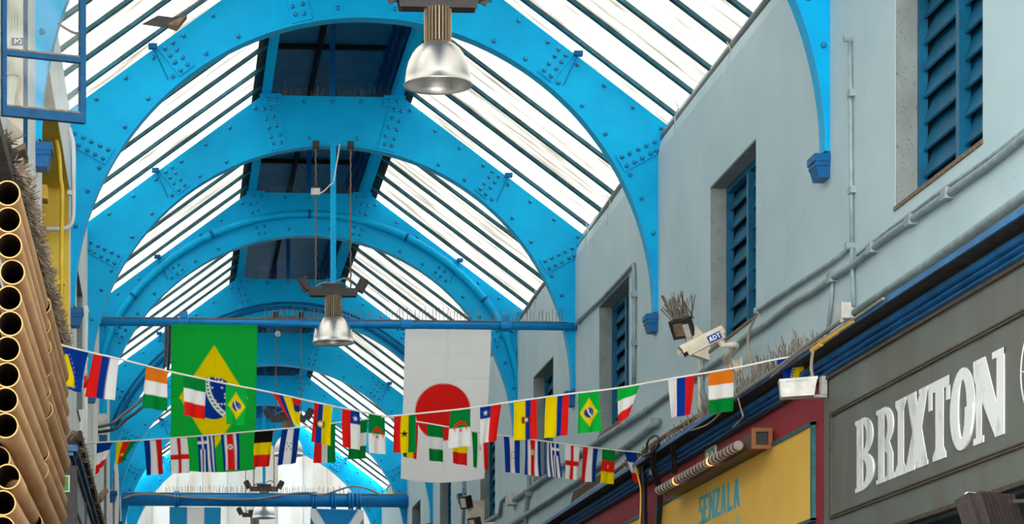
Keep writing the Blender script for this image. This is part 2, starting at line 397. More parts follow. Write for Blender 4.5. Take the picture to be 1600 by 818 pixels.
ARCH_LABEL = ['blue riveted roof arch overhead, nearest the viewer of all',
              'blue riveted arch whose right foot rests beside the top right window',
              'large blue riveted arch crossing the top of the picture behind the nearest lamp',
              'blue riveted arch carrying the long spiked pipe beam and two big flags',
              'blue riveted arch with a pipe curving along its face',
              'blue riveted arch with cables along its inside, fifth from the end gable',
              'blue riveted arch seen just beneath the second lamp',
              'blue riveted arch carrying the far thick pipe beam',
              'blue arch framing the white gable at the far end']
ARCH_LABEL[5] = 'blue riveted arch just behind the arch with the curving pipe'
def arch(i, Y):
    t = thing('roof_arch', (CX, Y, 4.45), ARCH_LABEL[i], 'arch', 'riveted roof arches')
    mb = MB(); n = len(ANG)
    for (y, fl_) in ((Y, 0), (Y + 0.014, 1)):
        for k in range(n): mb.v.append(Vector((INN[k][0], y, INN[k][1])))
        for k in range(n): mb.v.append(Vector((OUTP[k][0], y, OUTP[k][1])))
    for k in range(n - 1):
        mb.face((k, n + k, n + k + 1, k + 1)); mb.face((2 * n + k + 1, 3 * n + k + 1, 3 * n + k, 2 * n + k))
        mb.face((n + k, 3 * n + k, 3 * n + k + 1, n + k + 1))
    mb.build('web_plate', M['blue'], t)
    # soffit flange: angle iron curved along the inner edge
    mb = MB(); a0, a1 = RAD - 0.016, RAD + 0.002
    for k in range(n):
        c, s_ = math.cos(ANG[k]), math.sin(ANG[k])
        for (r, y) in ((a0, Y - 0.014), (a0, Y + 0.16), (a1, Y + 0.16), (a1, Y - 0.014)):
            mb.v.append(Vector((CX + r * c, y, CZ + r * s_)))
    for k in range(n - 1):
        for j in range(4):
            j2 = (j + 1) % 4; mb.face((4 * k + j, 4 * k + j2, 4 * k + 4 + j2, 4 * k + 4 + j))
    mb.build('soffit_flange', M['blue'], t)
    # rafter flanges behind the web, straight along both slopes, and the level top one
    mb = MB()
    for sgn in (0, 1):
        p, q = (2.895, 8.31), (5.2, 6.60)
        if sgn: p, q = mir(p), mir(q)
        mb.bar((p[0], Y + 0.06, p[1]), (q[0], Y + 0.06, q[1]), 0.10, 0.016)
    mb.bar((1.2, Y + 0.06, 8.31), (2.85, Y + 0.06, 8.31), 0.10, 0.016)
    mb.build('rafter_flange', M['blue'], t)
    plates = {}
    for P in (EAVE_SP, HAUN_SP, LANT_SP):
        for sgn in (0, 1):
            q = [mir(p) for p in P] if sgn else P
            mb = MB().prism([(x, Y - 0.02, z) for x, z in q], (0, 0.02, 0)); plates[(id(P), sgn)] = mb.build('splice_plate', M['blue'], t)
    for sgn in (0, 1):
        x0, x1 = (2.66, 2.93) if not sgn else (2 * CX - 2.93, 2 * CX - 2.66)
        MB().box(x0, x1, Y - 0.03, Y, 8.20, 8.335).build('cleat', M['blue'], t)
    # rivets
    spots = []
    for (lst, dy, P) in ((RIV[:11], 0.02, EAVE_SP), (RIV[11:], 0.02, HAUN_SP), (RIV_FLAT, 0.0, None), (RIV_L, 0.02, LANT_SP), (RIV_C, 0.03, None)):
        for p in lst:
            q = mir(p)
            spots.append((p[0], Y - dy, p[1], plates.get((id(P), 0), t))); spots.append((q[0], Y - dy, q[1], plates.get((id(P), 1), t)))
    spots.append((CX, Y, 8.25, t))
    if i in (1, 2, 3):
        for p in spots: place('rivet', riv_me, p[:3], p[3])
    else:
        mb = MB()
        for p in spots: rivet_geo(mb, *p[:3], n=8)
        mb.build('rivets', M['rivet'], t, smooth=True, kind='stuff')
    # hook wires at the haunches
    for sgn in (0, 1):
        pts = [(4.215, 7.37), (4.06, 7.035)]; c = (4.215, 7.365)
        if sgn: pts = [mir(p) for p in pts]; c = mir(c)
        mb = MB().tube([(x, Y - 0.03, z) for x, z in pts], 0.006, 6)
        mb.box(c[0] - 0.045, c[0] + 0.045, Y - 0.05, Y + 0.02, c[1] - 0.02, c[1] + 0.03)
        mb.build('hook_wire', M['blue2'], t)
    # foot corbels on both walls
    for sgn in (0, 1):
        def X(x): return 2 * CX - x if sgn else x
        mb = MB()
        def hb(xa, z0, z1, hw):
            a, b = X(xa), X(XW + 0.02); mb.box(min(a, b), max(a, b), Y + 0.1 - hw, Y + 0.1 + hw, z0, z1)
        hb(4.925, 4.645, 4.70, 0.12); hb(4.935, 4.61, 4.645, 0.112)
        y0, y1 = Y + 0.1 - 0.1, Y + 0.1 + 0.1
        mb.prism([(X(4.94), y0, 4.61), (X(XW + 0.02), y0, 4.61), (X(XW + 0.02), y0, 4.52), (X(4.965), y0, 4.52)], (0, y1 - y0, 0))
        mb.build('foot_corbel', M['blue2'], t)
    return t
arches = [arch(i, Y) for i, Y in enumerate(ARCH_Y)]

# ------------------------------------------------------------------ glazed roof
roof = thing('ceiling', (CX, 36, 6.6), kind='structure')
SL = ((2.90, 8.40), (5.22, 6.69))          # top and foot of the right-hand glazing slope
LY = [6.0, 10.0] + ARCH_Y
sx, sz = SL[1][0] - SL[0][0], SL[1][1] - SL[0][1]; sl = math.hypot(sx, sz); ux, uz = sx / sl, sz / sl; nx, nz_ = -uz, ux
panel_cache = {}
for a, b in zip(LY[:-1], LY[1:]):
    k = 6 if b - a < 6 else 8
    pitch = (b - a) / k
    for sgn in (0, 1):
        for j in range(k):
            y0 = a + j * pitch - 0.24; y1 = y0 + pitch
            key = (sgn, k, round(pitch, 3))
            if key not in panel_cache:
                mb = MB(); h = pitch / 2 - 0.02
                p = [(0.10 * ux, 0.10 * uz), (sl * ux, sl * uz)]
                q = [(x + 0.008 * nx, z + 0.008 * nz_) for x, z in p]
                S = -1 if sgn else 1
                mb.prism([(S * p[0][0], -h, p[0][1]), (S * p[1][0], -h, p[1][1]), (S * q[1][0], -h, q[1][1]), (S * q[0][0], -h, q[0][1])], (0, 2 * h, 0))
                g = mb.mesh('glass_panel'); g.materials.append(M['roof_glass'])
                mb = MB(); hw = 0.038
                p = [(0.0, 0.0), (sl * ux, sl * uz)]
                mb.prism([(S * (p[0][0] - 0.035 * nx), -hw, p[0][1] - 0.035 * nz_), (S * (p[1][0] - 0.035 * nx), -hw, p[1][1] - 0.035 * nz_),
                          (S * (p[1][0] + 0.012 * nx), -hw, p[1][1] + 0.012 * nz_), (S * (p[0][0] + 0.012 * nx), -hw, p[0][1] + 0.012 * nz_)], (0, 2 * hw, 0))
                br = mb.mesh('glazing_bar'); br.materials.append(M['teal'])
                panel_cache[key] = (g, br)
            g, br = panel_cache[key]
            x0 = SL[0][0] if not sgn else 2 * CX - SL[0][0]
            place('glass_panel', g, (x0, (y0 + y1) / 2, SL[0][1]), roof)
            place('glazing_bar', br, (x0, y1, SL[0][1]), roof)
# eave gutters and the dark flashing under the lantern
for sgn in (0, 1):
    X = (lambda x: 2 * CX - x) if sgn else (lambda x: x)
    mb = MB().box(min(X(5.17), X(5.55)), max(X(5.17), X(5.55)), LY[0], WY1, 6.60, 6.70); mb.build('eave_board', M['white'], roof)
    mb = MB().prism([(X(2.90), LY[0], 8.395), (X(3.02), LY[0], 8.31), (X(3.02), LY[0], 8.45), (X(2.90), LY[0], 8.52)], (0, WY1 - LY[0], 0)); mb.build('flashing', M['dark'], roof)

# ------------------------------------------------------------------ lantern along the ridge
lan = thing('roof_lantern', (CX, 36, 8.3), 'dark boarded ridge lantern running above the blue arches', 'roof lantern')
LZ = 9.76
for sgn in (0, 1):
    X = (lambda x: 2 * CX - x) if sgn else (lambda x: x)
    MB().box(min(X(2.79), X(2.905)), max(X(2.79), X(2.905)), LY[0], WY1, 8.335, 8.50).build('ridge_beam', M['blue'], lan)
    MB().box(min(X(2.97), X(3.0)), max(X(2.97), X(3.0)), LY[0], WY1, 8.50, LZ).build('side_board', M['lantern'], lan)
    for z in (8.62, 8.90, 9.18, 9.46):
        for a, b in zip(LY[:-1], LY[1:]):
            mb = MB(); k = max(4, int((b - a) / 0.34)); pts = []
            top = []; bot = []
            for j in range(k + 1):
                y = a + (b - a) * j / k; wv = 0.03 if j % 2 else 0.0
                top.append((X(2.955), y, z + 0.15)); bot.append((X(2.83 + wv), y, z))
            for j in range(k):
                mb.prism([top[j], top[j + 1], bot[j + 1], bot[j]], (0.008 * (-1 if sgn else 1), 0, 0.008))
            mb.build('louvre_slat', M['lantern'], lan)
MB().box(2 * CX - 3.05, 3.05, LY[0], WY1, LZ, LZ + 0.06).build('lantern_roof', M['lantern'], lan)
MB().box(CX - 0.03, CX + 0.03, LY[0], WY1, LZ - 0.10, LZ).build('ridge_purlin', M['dark'], lan)
for a, b in zip(LY[:-1], LY[1:]):
    y = b - 2.5
    MB().box(2 * CX - 2.96, 2.96, y - 0.04, y + 0.04, LZ - 0.06, LZ).build('cross_rail', M['dark'], lan)
for i, Y in enumerate(ARCH_Y):
    MB().box(CX - 0.033, CX + 0.033, Y + 0.02, Y + 0.09, 8.30, LZ).build('king_post', M['blue2'], lan)
    mb = MB()
    for k in range(58):
        x = 1.34 + k * 0.0245 + random.uniform(-.006, .006); mb.tube([(x, Y + 0.07, 8.31), (x + random.uniform(-.012, .012), Y + 0.07 + random.uniform(-.03, .03), 8.31 + random.uniform(.09, .16))], 0.0035, 4, False)
    mb.build('bird_spikes', M['spike'], lan, kind='stuff')

# ------------------------------------------------------------------ far gable
MB().box(2 * CX - 3.05, 3.05, 61.0, 61.06, 8.3, LZ).build('end_board', M['lantern'], lan)
gb = thing('wall_end', (CX, 61.2, FLOOR), kind='structure')
xx = XL; 
while xx < XW - 0.01:
    x1 = min(xx + 0.6, XW)
    MB().box(xx, x1, 61.2 + 0.012 * (round(xx * 10) % 4 / 2), 61.215 + 0.012 * (round(xx * 10) % 4 / 2), 2.0, 8.3).build('gable_sheet', M['gable_glass'], gb); xx = x1
MB().box(XL - 0.5, XW + 0.5, 61.2, 61.4, FLOOR, 2.0).build('lower_wall', M['white'], gb)
# ------------------------------------------------------------------ pipe beams
def spikes(y, z, xs, h, t, name='bird_spikes', r=0.004):
    mb = MB()
    for x in xs:
        mb.tube([(x, y, z), (x + random.uniform(-.02, .02), y + random.uniform(-.05, .05), z + h * random.uniform(.7, 1.1))], r, 4, False)
    return mb.build(name, M['spike'], t, kind='stuff')
B1Y = ARCH_Y[3] - 0.14; B1Z = at_y(520, 506, B1Y).z
pl, prr = at_y(158, 495, B1Y), at_y(886, 512, B1Y)
t = thing('pipe_beam', (CX, B1Y, B1Z - 0.06), 'long thin blue pipe beam with bird spikes that two big flags hang from', 'pipe')
MB().tube([(pl.x, B1Y, B1Z), (CX, B1Y, B1Z), (prr.x + 0.12, B1Y, B1Z)], 0.05, 12).build('pipe', M['beam'], t, smooth=True)
mb = MB()
mb.box(pl.x + .02, prr.x, B1Y - 0.03, B1Y + 0.03, B1Z + 0.045, B1Z + 0.058); mb.build('dust_layer', M['brown'], t)
for u in (287, 634, 790):
    x = at_y(u, 506, B1Y).x
    mb = MB().lathe([(0.05, -0.07), (0.068, -0.065), (0.068, 0.065), (0.05, 0.07)], (x, B1Y, B1Z), 12, 'x')
    if u != 634: mb.box(x - 0.05, x + 0.05, B1Y - 0.05, B1Y + 0.05, B1Z + 0.05, B1Z + 0.13)
    mb.build('collar', M['beam'], t)
xs = []; u = 414
while u < 884:
    xs.append(at_y(u, 505, B1Y).x); u += random.uniform(4.5, 6.5)
spikes(B1Y, B1Z + 0.055, xs, 0.16, t)

B2Y = ARCH_Y[7] - 0.24; B2Z = at_y(420, 781, B2Y).z
t = thing('pipe_beam', (CX, B2Y, B2Z - 0.15), 'thick blue flanged pipe spanning the far end under the white gable', 'pipe')
x0, x1 = XL - 0.02, XW + 0.02
MB().tube([(x0, B2Y, B2Z), (CX, B2Y, B2Z), (x1, B2Y, B2Z)], 0.135, 16).build('pipe', M['beam'], t, smooth=True)
MB().box(x0 + .06, x1 - .06, B2Y - 0.06, B2Y + 0.06, B2Z + 0.125, B2Z + 0.145).build('dust_layer', M['brown'], t)
for u in (276, 491, 521, 548, 560):
    x = at_y(u, 781, B2Y).x
    mb = MB().lathe([(0.13, -0.05), (0.19, -0.05), (0.19, -0.01), (0.15, 0.0), (0.19, 0.01), (0.19, 0.05), (0.13, 0.05)], (x, B2Y, B2Z), 16, 'x')
    mb.build('flange', M['beam'], t)
xs = [at_y(248 + 3.2 * k + random.uniform(-1, 1), 770, B2Y).x for k in range(118)]
spikes(B2Y, B2Z + 0.14, xs, 0.16, t, r=0.005)
# cable swagging over the far pipe
pts = [at_y(u, v, B2Y - 0.17) for u, v in [(192, 778), (215, 772), (250, 772), (285, 776), (345, 779), (400, 779), (445, 772), (480, 769), (500, 773), (520, 768), (545, 760), (562, 760), (580, 765), (595, 773)]]
solo(MB().tube(smooth_path(pts, 4), 0.022, 6), 'cable', M['cable_grey'], 'grey cable swagging along the thick far pipe', 'cable')
# pipe that follows the third visible arch
Y = ARCH_Y[4] - 0.06; pts = []
for k in range(49):
    a = math.radians(3 + 174 * k / 48); r = RAD + 0.285 - 0.22 * max(0, (abs(a - math.pi / 2) - 1.0)) / 0.55
    pts.append((CX + r * math.cos(a), Y, CZ + r * math.sin(a)))
t = thing('curved_pipe', (CX, Y, 4.7), 'blue painted pipe curving along the face of an arch', 'pipe')
MB().tube(pts, 0.052, 10).build('pipe', M['blue'], t, smooth=True)
for k in (10, 17, 24, 31, 38):
    p = Vector(pts[k]); d = (Vector(pts[k + 1]) - p).normalized()
    MB().tube([p - d * 0.02, p + d * 0.02], 0.062, 10).build('clip', M['blue2'], t)
# bundle of cables along the next arch
Y = ARCH_Y[5] - 0.05
for q, (dr, ph, lab) in enumerate(((0.09, 0.0, 'upper'), (0.17, 0.6, 'lower'))):
    pts = []
    for k in range(33):
        a = math.radians(18 + 142 * k / 32); r = RAD + dr + 0.02 * math.sin(5 * a + ph)
        pts.append((CX + r * math.cos(a), Y - 0.02 * q, CZ + r * math.sin(a)))
    solo(MB().tube(pts, 0.03 - 0.008 * q, 6), 'cable', M['blue2'], ('thick' if q == 0 else 'thin') + ' blue painted cable looped along an arch behind the curving pipe', 'cable', smooth=True)

# ------------------------------------------------------------------ industrial pendant lamps
def lamp(Y, zr, lab, rod, ztop, chains=True):
    t = thing('pendant_lamp', (CX, Y, zr), lab, 'lamp', 'aluminium pendant lamps along the arcade')
    o = (CX, Y, zr)
    prof = [(0.258, 0.0), (0.262, 0.006), (0.256, 0.014), (0.249, 0.022), (0.246, 0.06), (0.238, 0.12), (0.222, 0.18), (0.196, 0.235), (0.165, 0.277), (0.132, 0.305), (0.10, 0.322), (0.07, 0.326)]
    inner = [(max(r - 0.006, 0.001), z - 0.003) for r, z in reversed(prof[2:])] + [(0.252, 0.0), (0.258, 0.0)]
    MB().lathe(prof + [(0.001, 0.326)], o, 48).lathe([(0.001, 0.318)] + inner, o, 48).build('reflector', M['alu'], t, smooth=True)
    MB().lathe([(0.001, 0.31), (0.07, 0.31), (0.07, 0.27), (0.001, 0.26)], o, 20).build('led_unit', M['fin_core'], t)
    MB().lathe([(0.078, 0.32), (0.078, 0.585), (0.001, 0.585)], o, 24).build('heat_sink_core', M['fin_core'], t)
    fm = MB().box(-0.0035, 0.0035, -0.104, -0.07, 0.325, 0.58).mesh('fin'); fm.materials.append(M['fin'])
    for k in range(24): place('fin', fm, o, t, (0, 0, 2 * math.pi * k / 24))
    z = zr + 0.575
    mb = MB(); mb.box(CX - 0.275, CX + 0.275, Y - 0.06, Y + 0.06, z, z + 0.02)
    mb.prism([(CX - 0.29, Y - 0.07, z - 0.0), (CX + 0.29, Y - 0.07, z - 0.0), (CX + 0.31, Y - 0.07, z + 0.095), (CX - 0.31, Y - 0.07, z + 0.095)], (0, 0.012, 0))
    mb.prism([(CX - 0.29, Y + 0.058, z - 0.0), (CX + 0.29, Y + 0.058, z - 0.0), (CX + 0.31, Y + 0.058, z + 0.095), (CX - 0.31, Y + 0.058, z + 0.095)], (0, 0.012, 0))
    mb.build('mounting_bracket', M['black_iron'], t)
    MB().box(CX - 0.15, CX + 0.15, Y - 0.05, Y + 0.05, z + 0.05, z + 0.15).build('driver_box', M['black'], t)
    for s in (-1, 1):
        mb = MB(); x = CX + s * 0.29
        for k in range(4):
            mb.prism([(x, Y - 0.06 + k * 0.036, z + 0.07), (x + s * 0.05, Y - 0.06 + k * 0.036, z + 0.07), (x + s * 0.14, Y - 0.06 + k * 0.036, z + 0.2), (x + s * 0.05, Y - 0.06 + k * 0.036, z + 0.24)], (0, 0.014, 0))
        mb.bar((x + s * 0.02, Y, z + 0.06), (x + s * 0.1, Y, z + 0.21), 0.12, 0.02, (0, 1, 0))
        mb.build('spring_clip', M['black_iron'], t)
    if chains:
        for s in (-1, 1):
            x = CX + s * 0.215; k = int((ztop - z - 0.1) / 0.06)
            p = [(x + 0.006 * (1 if j % 2 else -1), Y, z + 0.09 + (ztop - z - 0.09) * j / k) for j in range(k + 1)]
            MB().tube(p, 0.011, 6).build('chain', M['chain'], t)
            MB().box(x - 0.04, x + 0.04, Y - 0.06, Y + 0.05, ztop - 0.05, ztop + 0.03).build('beam_clamp', M['black_iron'], t)
        p = smooth_path([(CX - 0.215, Y, z + 0.12), (CX - 0.1, Y - 0.03, z + 0.17), (CX, Y - 0.02, z + 0.16), (CX + 0.12, Y - 0.03, z + 0.22), (CX + 0.2, Y, z + 0.2)], 5)
        MB().tube(p, 0.012, 6).build('flex', M['cable_grey'], t)
    if rod:
        MB().box(CX - 0.033, CX + 0.033, Y - 0.028, Y + 0.028, z + 0.14, rod).build('hanger_bar', M['blue'], t)
    return t
AI = CZ + RAD - 0.016
lamp(ARCH_Y[1] - 0.09, 5.147, 'nearest large spun aluminium pendant lamp with finned neck at top', None, AI)
lamp(ARCH_Y[3] - 0.09, 5.25, 'aluminium pendant lamp on a blue bar in front of the spiked beam', AI - 0.001, AI)
lamp(ARCH_Y[5] - 0.09, 5.31, 'aluminium pendant lamp half hidden behind blue and white bunting flag', None, AI)
lamp(ARCH_Y[7] + 0.4, 5.34, 'aluminium pendant lamp hanging behind the thick far pipe', AI + 0.6, AI)
lamp(ARCH_Y[8] - 0.2, 5.37, 'farthest pendant lamp cut off by the bottom edge under the gable', None, AI)
# small white sensor hanging on the second lamp's left chain
o = at_y(493, 300, ARCH_Y[3] - 0.12)
t = thing('sensor_box', (o.x, o.y, o.z - 0.06), 'small white plastic sensor clipped to the second lamp chain', 'sensor')
MB().box(o.x - 0.055, o.x + 0.055, o.y - 0.05, o.y + 0.02, o.z - 0.04, o.z + 0.04).build('case', M['fixing_grey'], t)
MB().box(o.x - 0.03, o.x + 0.02, o.y - 0.03, o.y + 0.02, o.z + 0.04, o.z + 0.075).build('clip', M['black'], t)
c = smooth_path([o + Vector((0.05, 0, -.01)), o + Vector((0.1, -0.01, 0.01)), o + Vector((0.18, -0.01, 0.09)), o + Vector((0.22, 0, 0.13)), o + Vector((0.26, 0, 0.35)), o + Vector((0.3, 0, 0.6))], 4)
MB().tube(c, 0.008, 6).build('lead', M['cable'], t)
# small white bulb fitting deep in the lantern
o = at_y(434, 521, ARCH_Y[5] - 0.2)
t = thing('bulb_fitting', (o.x, o.y, o.z - 0.05), 'small white bulb in a dark holder beyond the spiked beam', 'lamp')
MB().lathe([(0.001, -0.05), (0.04, -0.04), (0.05, 0.0), (0.03, 0.04), (0.001, 0.05)], o, 12).build('bulb', M['fixing_grey'], t, smooth=True)
MB().tube([o + Vector((0, 0, 0.04)), (o.x, o.y, CZ + 2.6)], 0.012, 6).build('flex', M['black'], t)

# ------------------------------------------------------------------ eave cable on the right with its ties
pts = [(XW + 0.05 + 0.02 * math.sin(y * 0.85), y, 6.56 + 0.015 * math.sin(y * 1.15)) for y in [14 + 0.72 * k for k in range(65)]]
t = thing('eave_cable', (XW + 0.05, 36, 6.5), 'grey cable tied along the top of the pale blue wall', 'cable')
MB().tube(pts, 0.026, 8).build('cable', M['cable_grey'], t, smooth=True)
for (u, v, du) in ((1140, 90, 1), (1058, 178, 1), (952, 325, 1), (918, 368, 1), (838, 470, 1)):
    p = at_x(u, v, XW + 0.02)
    MB().tube([p + Vector((-0.01, 0.06, 0.16)), p + Vector((0.01, -0.01, 0.06)), p + Vector((-0.02, 0, -0.02)), p + Vector((-0.03, 0.0, -0.2))], 0.006, 5).build('tie', M['fixing_grey'], t)
# bent metal flap hanging from the left glazing
p = [at_y(u, v, 24.4) for u, v in ((221, 38), (247, 24), (292, 30), (276, 49), (262, 44))]
t = thing('metal_flap', (p[2].x, 24.4, p[3].z), 'loose dark metal flap hanging below the left roof glass', 'flap')
MB().prism([p[0], p[1], p[2], p[4]], (0.004, 0.02, 0.004)).build('flap', M['black_iron'], t)
MB().prism([p[2], p[3], p[4]], (0.0, -0.05, 0.03)).build('bent_corner', M['brown'], t)
MB().bar(at_y(274, 27, 24.5), at_y(318, -2, 25.0), 0.05, 0.01).build('strip', M['black_iron'], t)
# ------------------------------------------------------------------ cornice over the shops on the right
tr = thing('trim_1', (4.8, 34, 2.83), kind='structure')
CY0, CY1 = 6.0, 61.2
MB().box(4.585, XW, CY0, CY1, 2.985, 3.015).build('cornice_slab', M['cornice_dark'], tr)
MB().box(4.572, 4.588, CY0, CY1, 2.975, 3.012).build('cornice_lip', M['cornice'], tr)
MB().box(4.735, XW, CY0, CY1, 2.82, 2.985).build('cornice_back', M['cornice_dark'], tr)  # dark colour here paints the shadow gaps between the mouldings
for (xa, z0, z1) in ((4.672, 2.905, 2.945), (4.69, 2.872, 2.893), (4.708, 2.838, 2.858)):
    mb = MB().prism([(xa, CY0, z0), (4.74, CY0, z0 - 0.006), (4.74, CY0, z1 + 0.006), (xa + 0.012, CY0, z1)], (0, CY1 - CY0, 0)); mb.build('moulding', M['cornice'], tr)
# yellow and blue tape along the lip
for k, (u, v) in enumerate(((1276, 542), (1289, 531), (1301, 523), (1315, 513), (1326, 506))):
    p = at_x(u, v, 4.57)
    MB().tube([p + Vector((0, 0.14, 0)), p, p + Vector((0, -0.14, 0))], 0.017, 6).build('lip_tape', M['yellow_sign'], tr)

# ------------------------------------------------------------------ grey-green sign board
SX = 4.75
t = thing('sign_board', (SX, 14.4, 1.57), 'grey green shop sign board with hand brushed white capital letters', 'sign')
ys = at_x(1456, 600, SX).y
for a, b in ((6.0, ys - 0.004), (ys + 0.004, 18.34)):
    MB().box(SX, SX + 0.03, a, b, 1.60, 2.825).build('board', M['green_sign'], t)
fy = 18.14
for (z, o) in ((1.805, 0), (2.54, 0)):
    MB().box(SX - 0.016, SX, 6.0, fy, z - 0.016, z - 0.003).build('frame_moulding', M['sign_frame'], t)
    MB().box(SX - 0.012, SX, 6.0, fy, z + 0.004, z + 0.014).build('frame_moulding', M['sign_frame'], t)
MB().box(SX - 0.014, SX, fy - 0.03, fy, 1.79, 2.555).build('frame_moulding', M['sign_frame'], t)
MB().box(SX - 0.022, SX, 6.0, 18.34, 2.803, 2.825).build('top_moulding', M['sign_frame'], t)
MB().box(SX - 0.03, SX + 0.03, 6.0, 18.34, 1.572, 1.60).build('bottom_moulding', M['sign_frame'], t)
def arc(cx, cy, rx0, ry0, rx1, ry1, a0, a1, n=14):
    out = []
    for k in range(n):
        p, q = math.radians(a0 + (a1 - a0) * k / n), math.radians(a0 + (a1 - a0) * (k + 1) / n)
        out.append([(cx + rx0 * math.cos(p), cy + ry0 * math.sin(p)), (cx + rx1 * math.cos(p), cy + ry1 * math.sin(p)), (cx + rx1 * math.cos(q), cy + ry1 * math.sin(q)), (cx + rx0 * math.cos(q), cy + ry0 * math.sin(q))])
    return out
def R4(x0, x1, y0, y1): return [(x0, y0), (x1, y0), (x1, y1), (x0, y1)]
SLAB = {
 'B': [R4(.08, .40, 0, 1), R4(0, .5, .94, 1), R4(0, .5, 0, .06)] + arc(.40, .735, .22, .19, .54, .265, -90, 90) + arc(.40, .255, .26, .18, .60, .255, -90, 90),
 'R': [R4(.1, .42, 0, 1), R4(0, .5, .94, 1), R4(0, .56, 0, .06), [(.44, .52), (.7, .52), (.9, .34), (.9, .1), (1, .06), (1, 0), (.56, 0), (.6, .36), (.44, .42)]] + arc(.42, .735, .22, .19, .52, .265, -90, 90),
 'I': [R4(.22, .78, 0, 1), R4(0, 1, .92, 1), R4(0, 1, 0, .09), [(.22, .85), (.78, .85), (1, .93), (0, .93)], [(0, .08), (1, .08), (.78, .16), (.22, .16)]],
 'X': [[(.02, 1), (.42, 1), (1, 0), (.55, 0)], [(.66, 1), (1, 1), (.42, .02), (0, 0), (0, .1)], R4(0, .46, .95, 1), R4(.6, 1, .95, 1), R4(.5, 1, 0, .06), R4(0, .4, 0, .06)],
 'T': [R4(0, 1, .87, 1), R4(0, .16, .66, 1), R4(.84, 1, .7, 1), R4(.34, .7, 0, .9), [(.22, 0), (.82, 0), (.82, .06), (.7, .16), (.34, .16), (.22, .06)]],
 'O': arc(.5, .5, .17, .36, .5, .5, 0, 360, 32),
 'N': [R4(.08, .26, 0, 1), [(.0, 1), (.38, 1), (1, 0), (.72, 0), (.0, .8)], R4(.76, 1, 0, 1), R4(0, .34, 0, .08), R4(.62, 1, .92, 1), R4(0, .36, .93, 1)]}
def put_glyph(G, ya, yb, z0, z1, x, parent, mat, name='letter', th=0.004):
    mb = MB()
    for k, P in enumerate(G):
        mb.prism([(x - 0.0004 * k, ya + (yb - ya) * p[0], z0 + (z1 - z0) * p[1]) for p in P], (th + 0.0004 * k, 0, 0))
    return mb.build(name, mat, parent)
for ch, ua, ub in (('B', 1337, 1367), ('R', 1370, 1399), ('I', 1400, 1416), ('X', 1417, 1450.5), ('T', 1451.6, 1484.6), ('O', 1486.6, 1524), ('N', 1522, 1570)):
    put_glyph(SLAB[ch], at_x(ua, 600, SX).y, at_x(ub, 600, SX).y, 1.905, 2.40, SX - 0.004, t, M['letter_white'])
ry = at_x(1594.5, 580, SX).y - 0.36
mb = MB()
for P in arc(0, 0, .345, .285, .36, .297, 0, 360, 48): mb.prism([(SX - 0.003, ry + p[0], 2.20 + p[1]) for p in P], (0.003, 0, 0))
mb.box(SX - 0.003, SX, ry - 0.35, ry + 0.35, 2.205, 2.213); mb.build('ring_emblem', M['letter_white'], t)

# ------------------------------------------------------------------ maroon fascia with yellow sign panels
t = thing('shop_fascia', (4.78, 36, 0.9), 'maroon board fascia running under the blue cornice behind yellow signs', 'fascia')
yy = 18.38
for k in range(18):
    b = min(yy + 2.44, 61.0)
    if b - yy < .1: break
    MB().box(4.765, 4.80, yy, b - 0.008, 0.9, 2.825).build('board', M['maroon'], t); yy = b
for k, (a, b, lab) in enumerate(((18.64, 24.74, 'yellow sign panel with turquoise capital lettering under bulb bar'), (25.28, 31.4, 'plain yellow sign panel left of the black cable post'))):
    t = thing('yellow_sign', (4.75, (a + b) / 2, 1.83), lab, 'sign')
    MB().box(4.75, 4.765, a, b, 1.83, 2.56).build('panel', M['yellow_sign'], t)
    for (y0, y1, z0, z1) in ((a, b, 2.535, 2.565), (a, b, 1.825, 1.85), (a, a + 0.05, 1.83, 2.56), (b - 0.05, b, 1.83, 2.56)):
        MB().box(4.736, 4.767, y0 - .002, y1 + .002, z0, z1).build('trim', M['teal_trim'], t)
    if k == 0:
        SANS = {'S': [R4(0, 1, .88, 1), R4(0, .4, .5, 1), R4(0, 1, .44, .56), R4(.6, 1, 0, .5), R4(0, 1, 0, .12)],
                'E': [R4(0, .42, 0, 1), R4(0, 1, .87, 1), R4(0, .85, .45, .57), R4(0, 1, 0, .13)],
                'N': [R4(0, .3, 0, 1), R4(.7, 1, 0, 1), [(0, 1), (.35, 1), (1, 0), (.65, 0)]],
                'Z': [R4(0, 1, .87, 1), R4(0, 1, 0, .13), [(.55, .9), (1, .9), (.45, .1), (0, .1)]],
                'A': [[(.3, 1), (.7, 1), (.32, 0), (0, 0)], [(.3, 1), (.7, 1), (1, 0), (.68, 0)], R4(.2, .8, .22, .38)],
                'L': [R4(0, .42, 0, 1), R4(0, 1, 0, .14)]}
        for ch, ua, ub in (('S', 1092.8, 1099), ('E', 1099.8, 1107), ('N', 1108, 1117), ('Z', 1117.5, 1125.5), ('A', 1126.5, 1135.6), ('L', 1137, 1145), ('A', 1146, 1157)):
            put_glyph(SANS[ch], at_x(ua, 780, 4.75).y, at_x(ub, 780, 4.75).y, 2.185, 2.43, 4.746, t, M['senzala'])
        for (u0, v0, u1, v1) in ((1134.5, 824, 1135.5, 812), (1135.5, 812, 1137, 824), (1142, 817, 1142.6, 824), (1146, 816, 1146.6, 824), (1150, 806, 1150.6, 824), (1151.4, 804, 1152.4, 807), (1153.8, 815, 1154.6, 806), (1153.8, 815, 1155.6, 824)):
            MB().bar(at_x(u0, v0, 4.747), at_x(u1, v1, 4.747), 0.012, 0.004, (1, 0, 0)).build('script_stroke', M['senzala'], t)
# near-black slab below the signs, the shade of the shop interiors as colour
MB().box(4.86, 5.0, 6.0, 61, FLOOR, 1.57).build('trim_2', M['dark'], kind='structure')
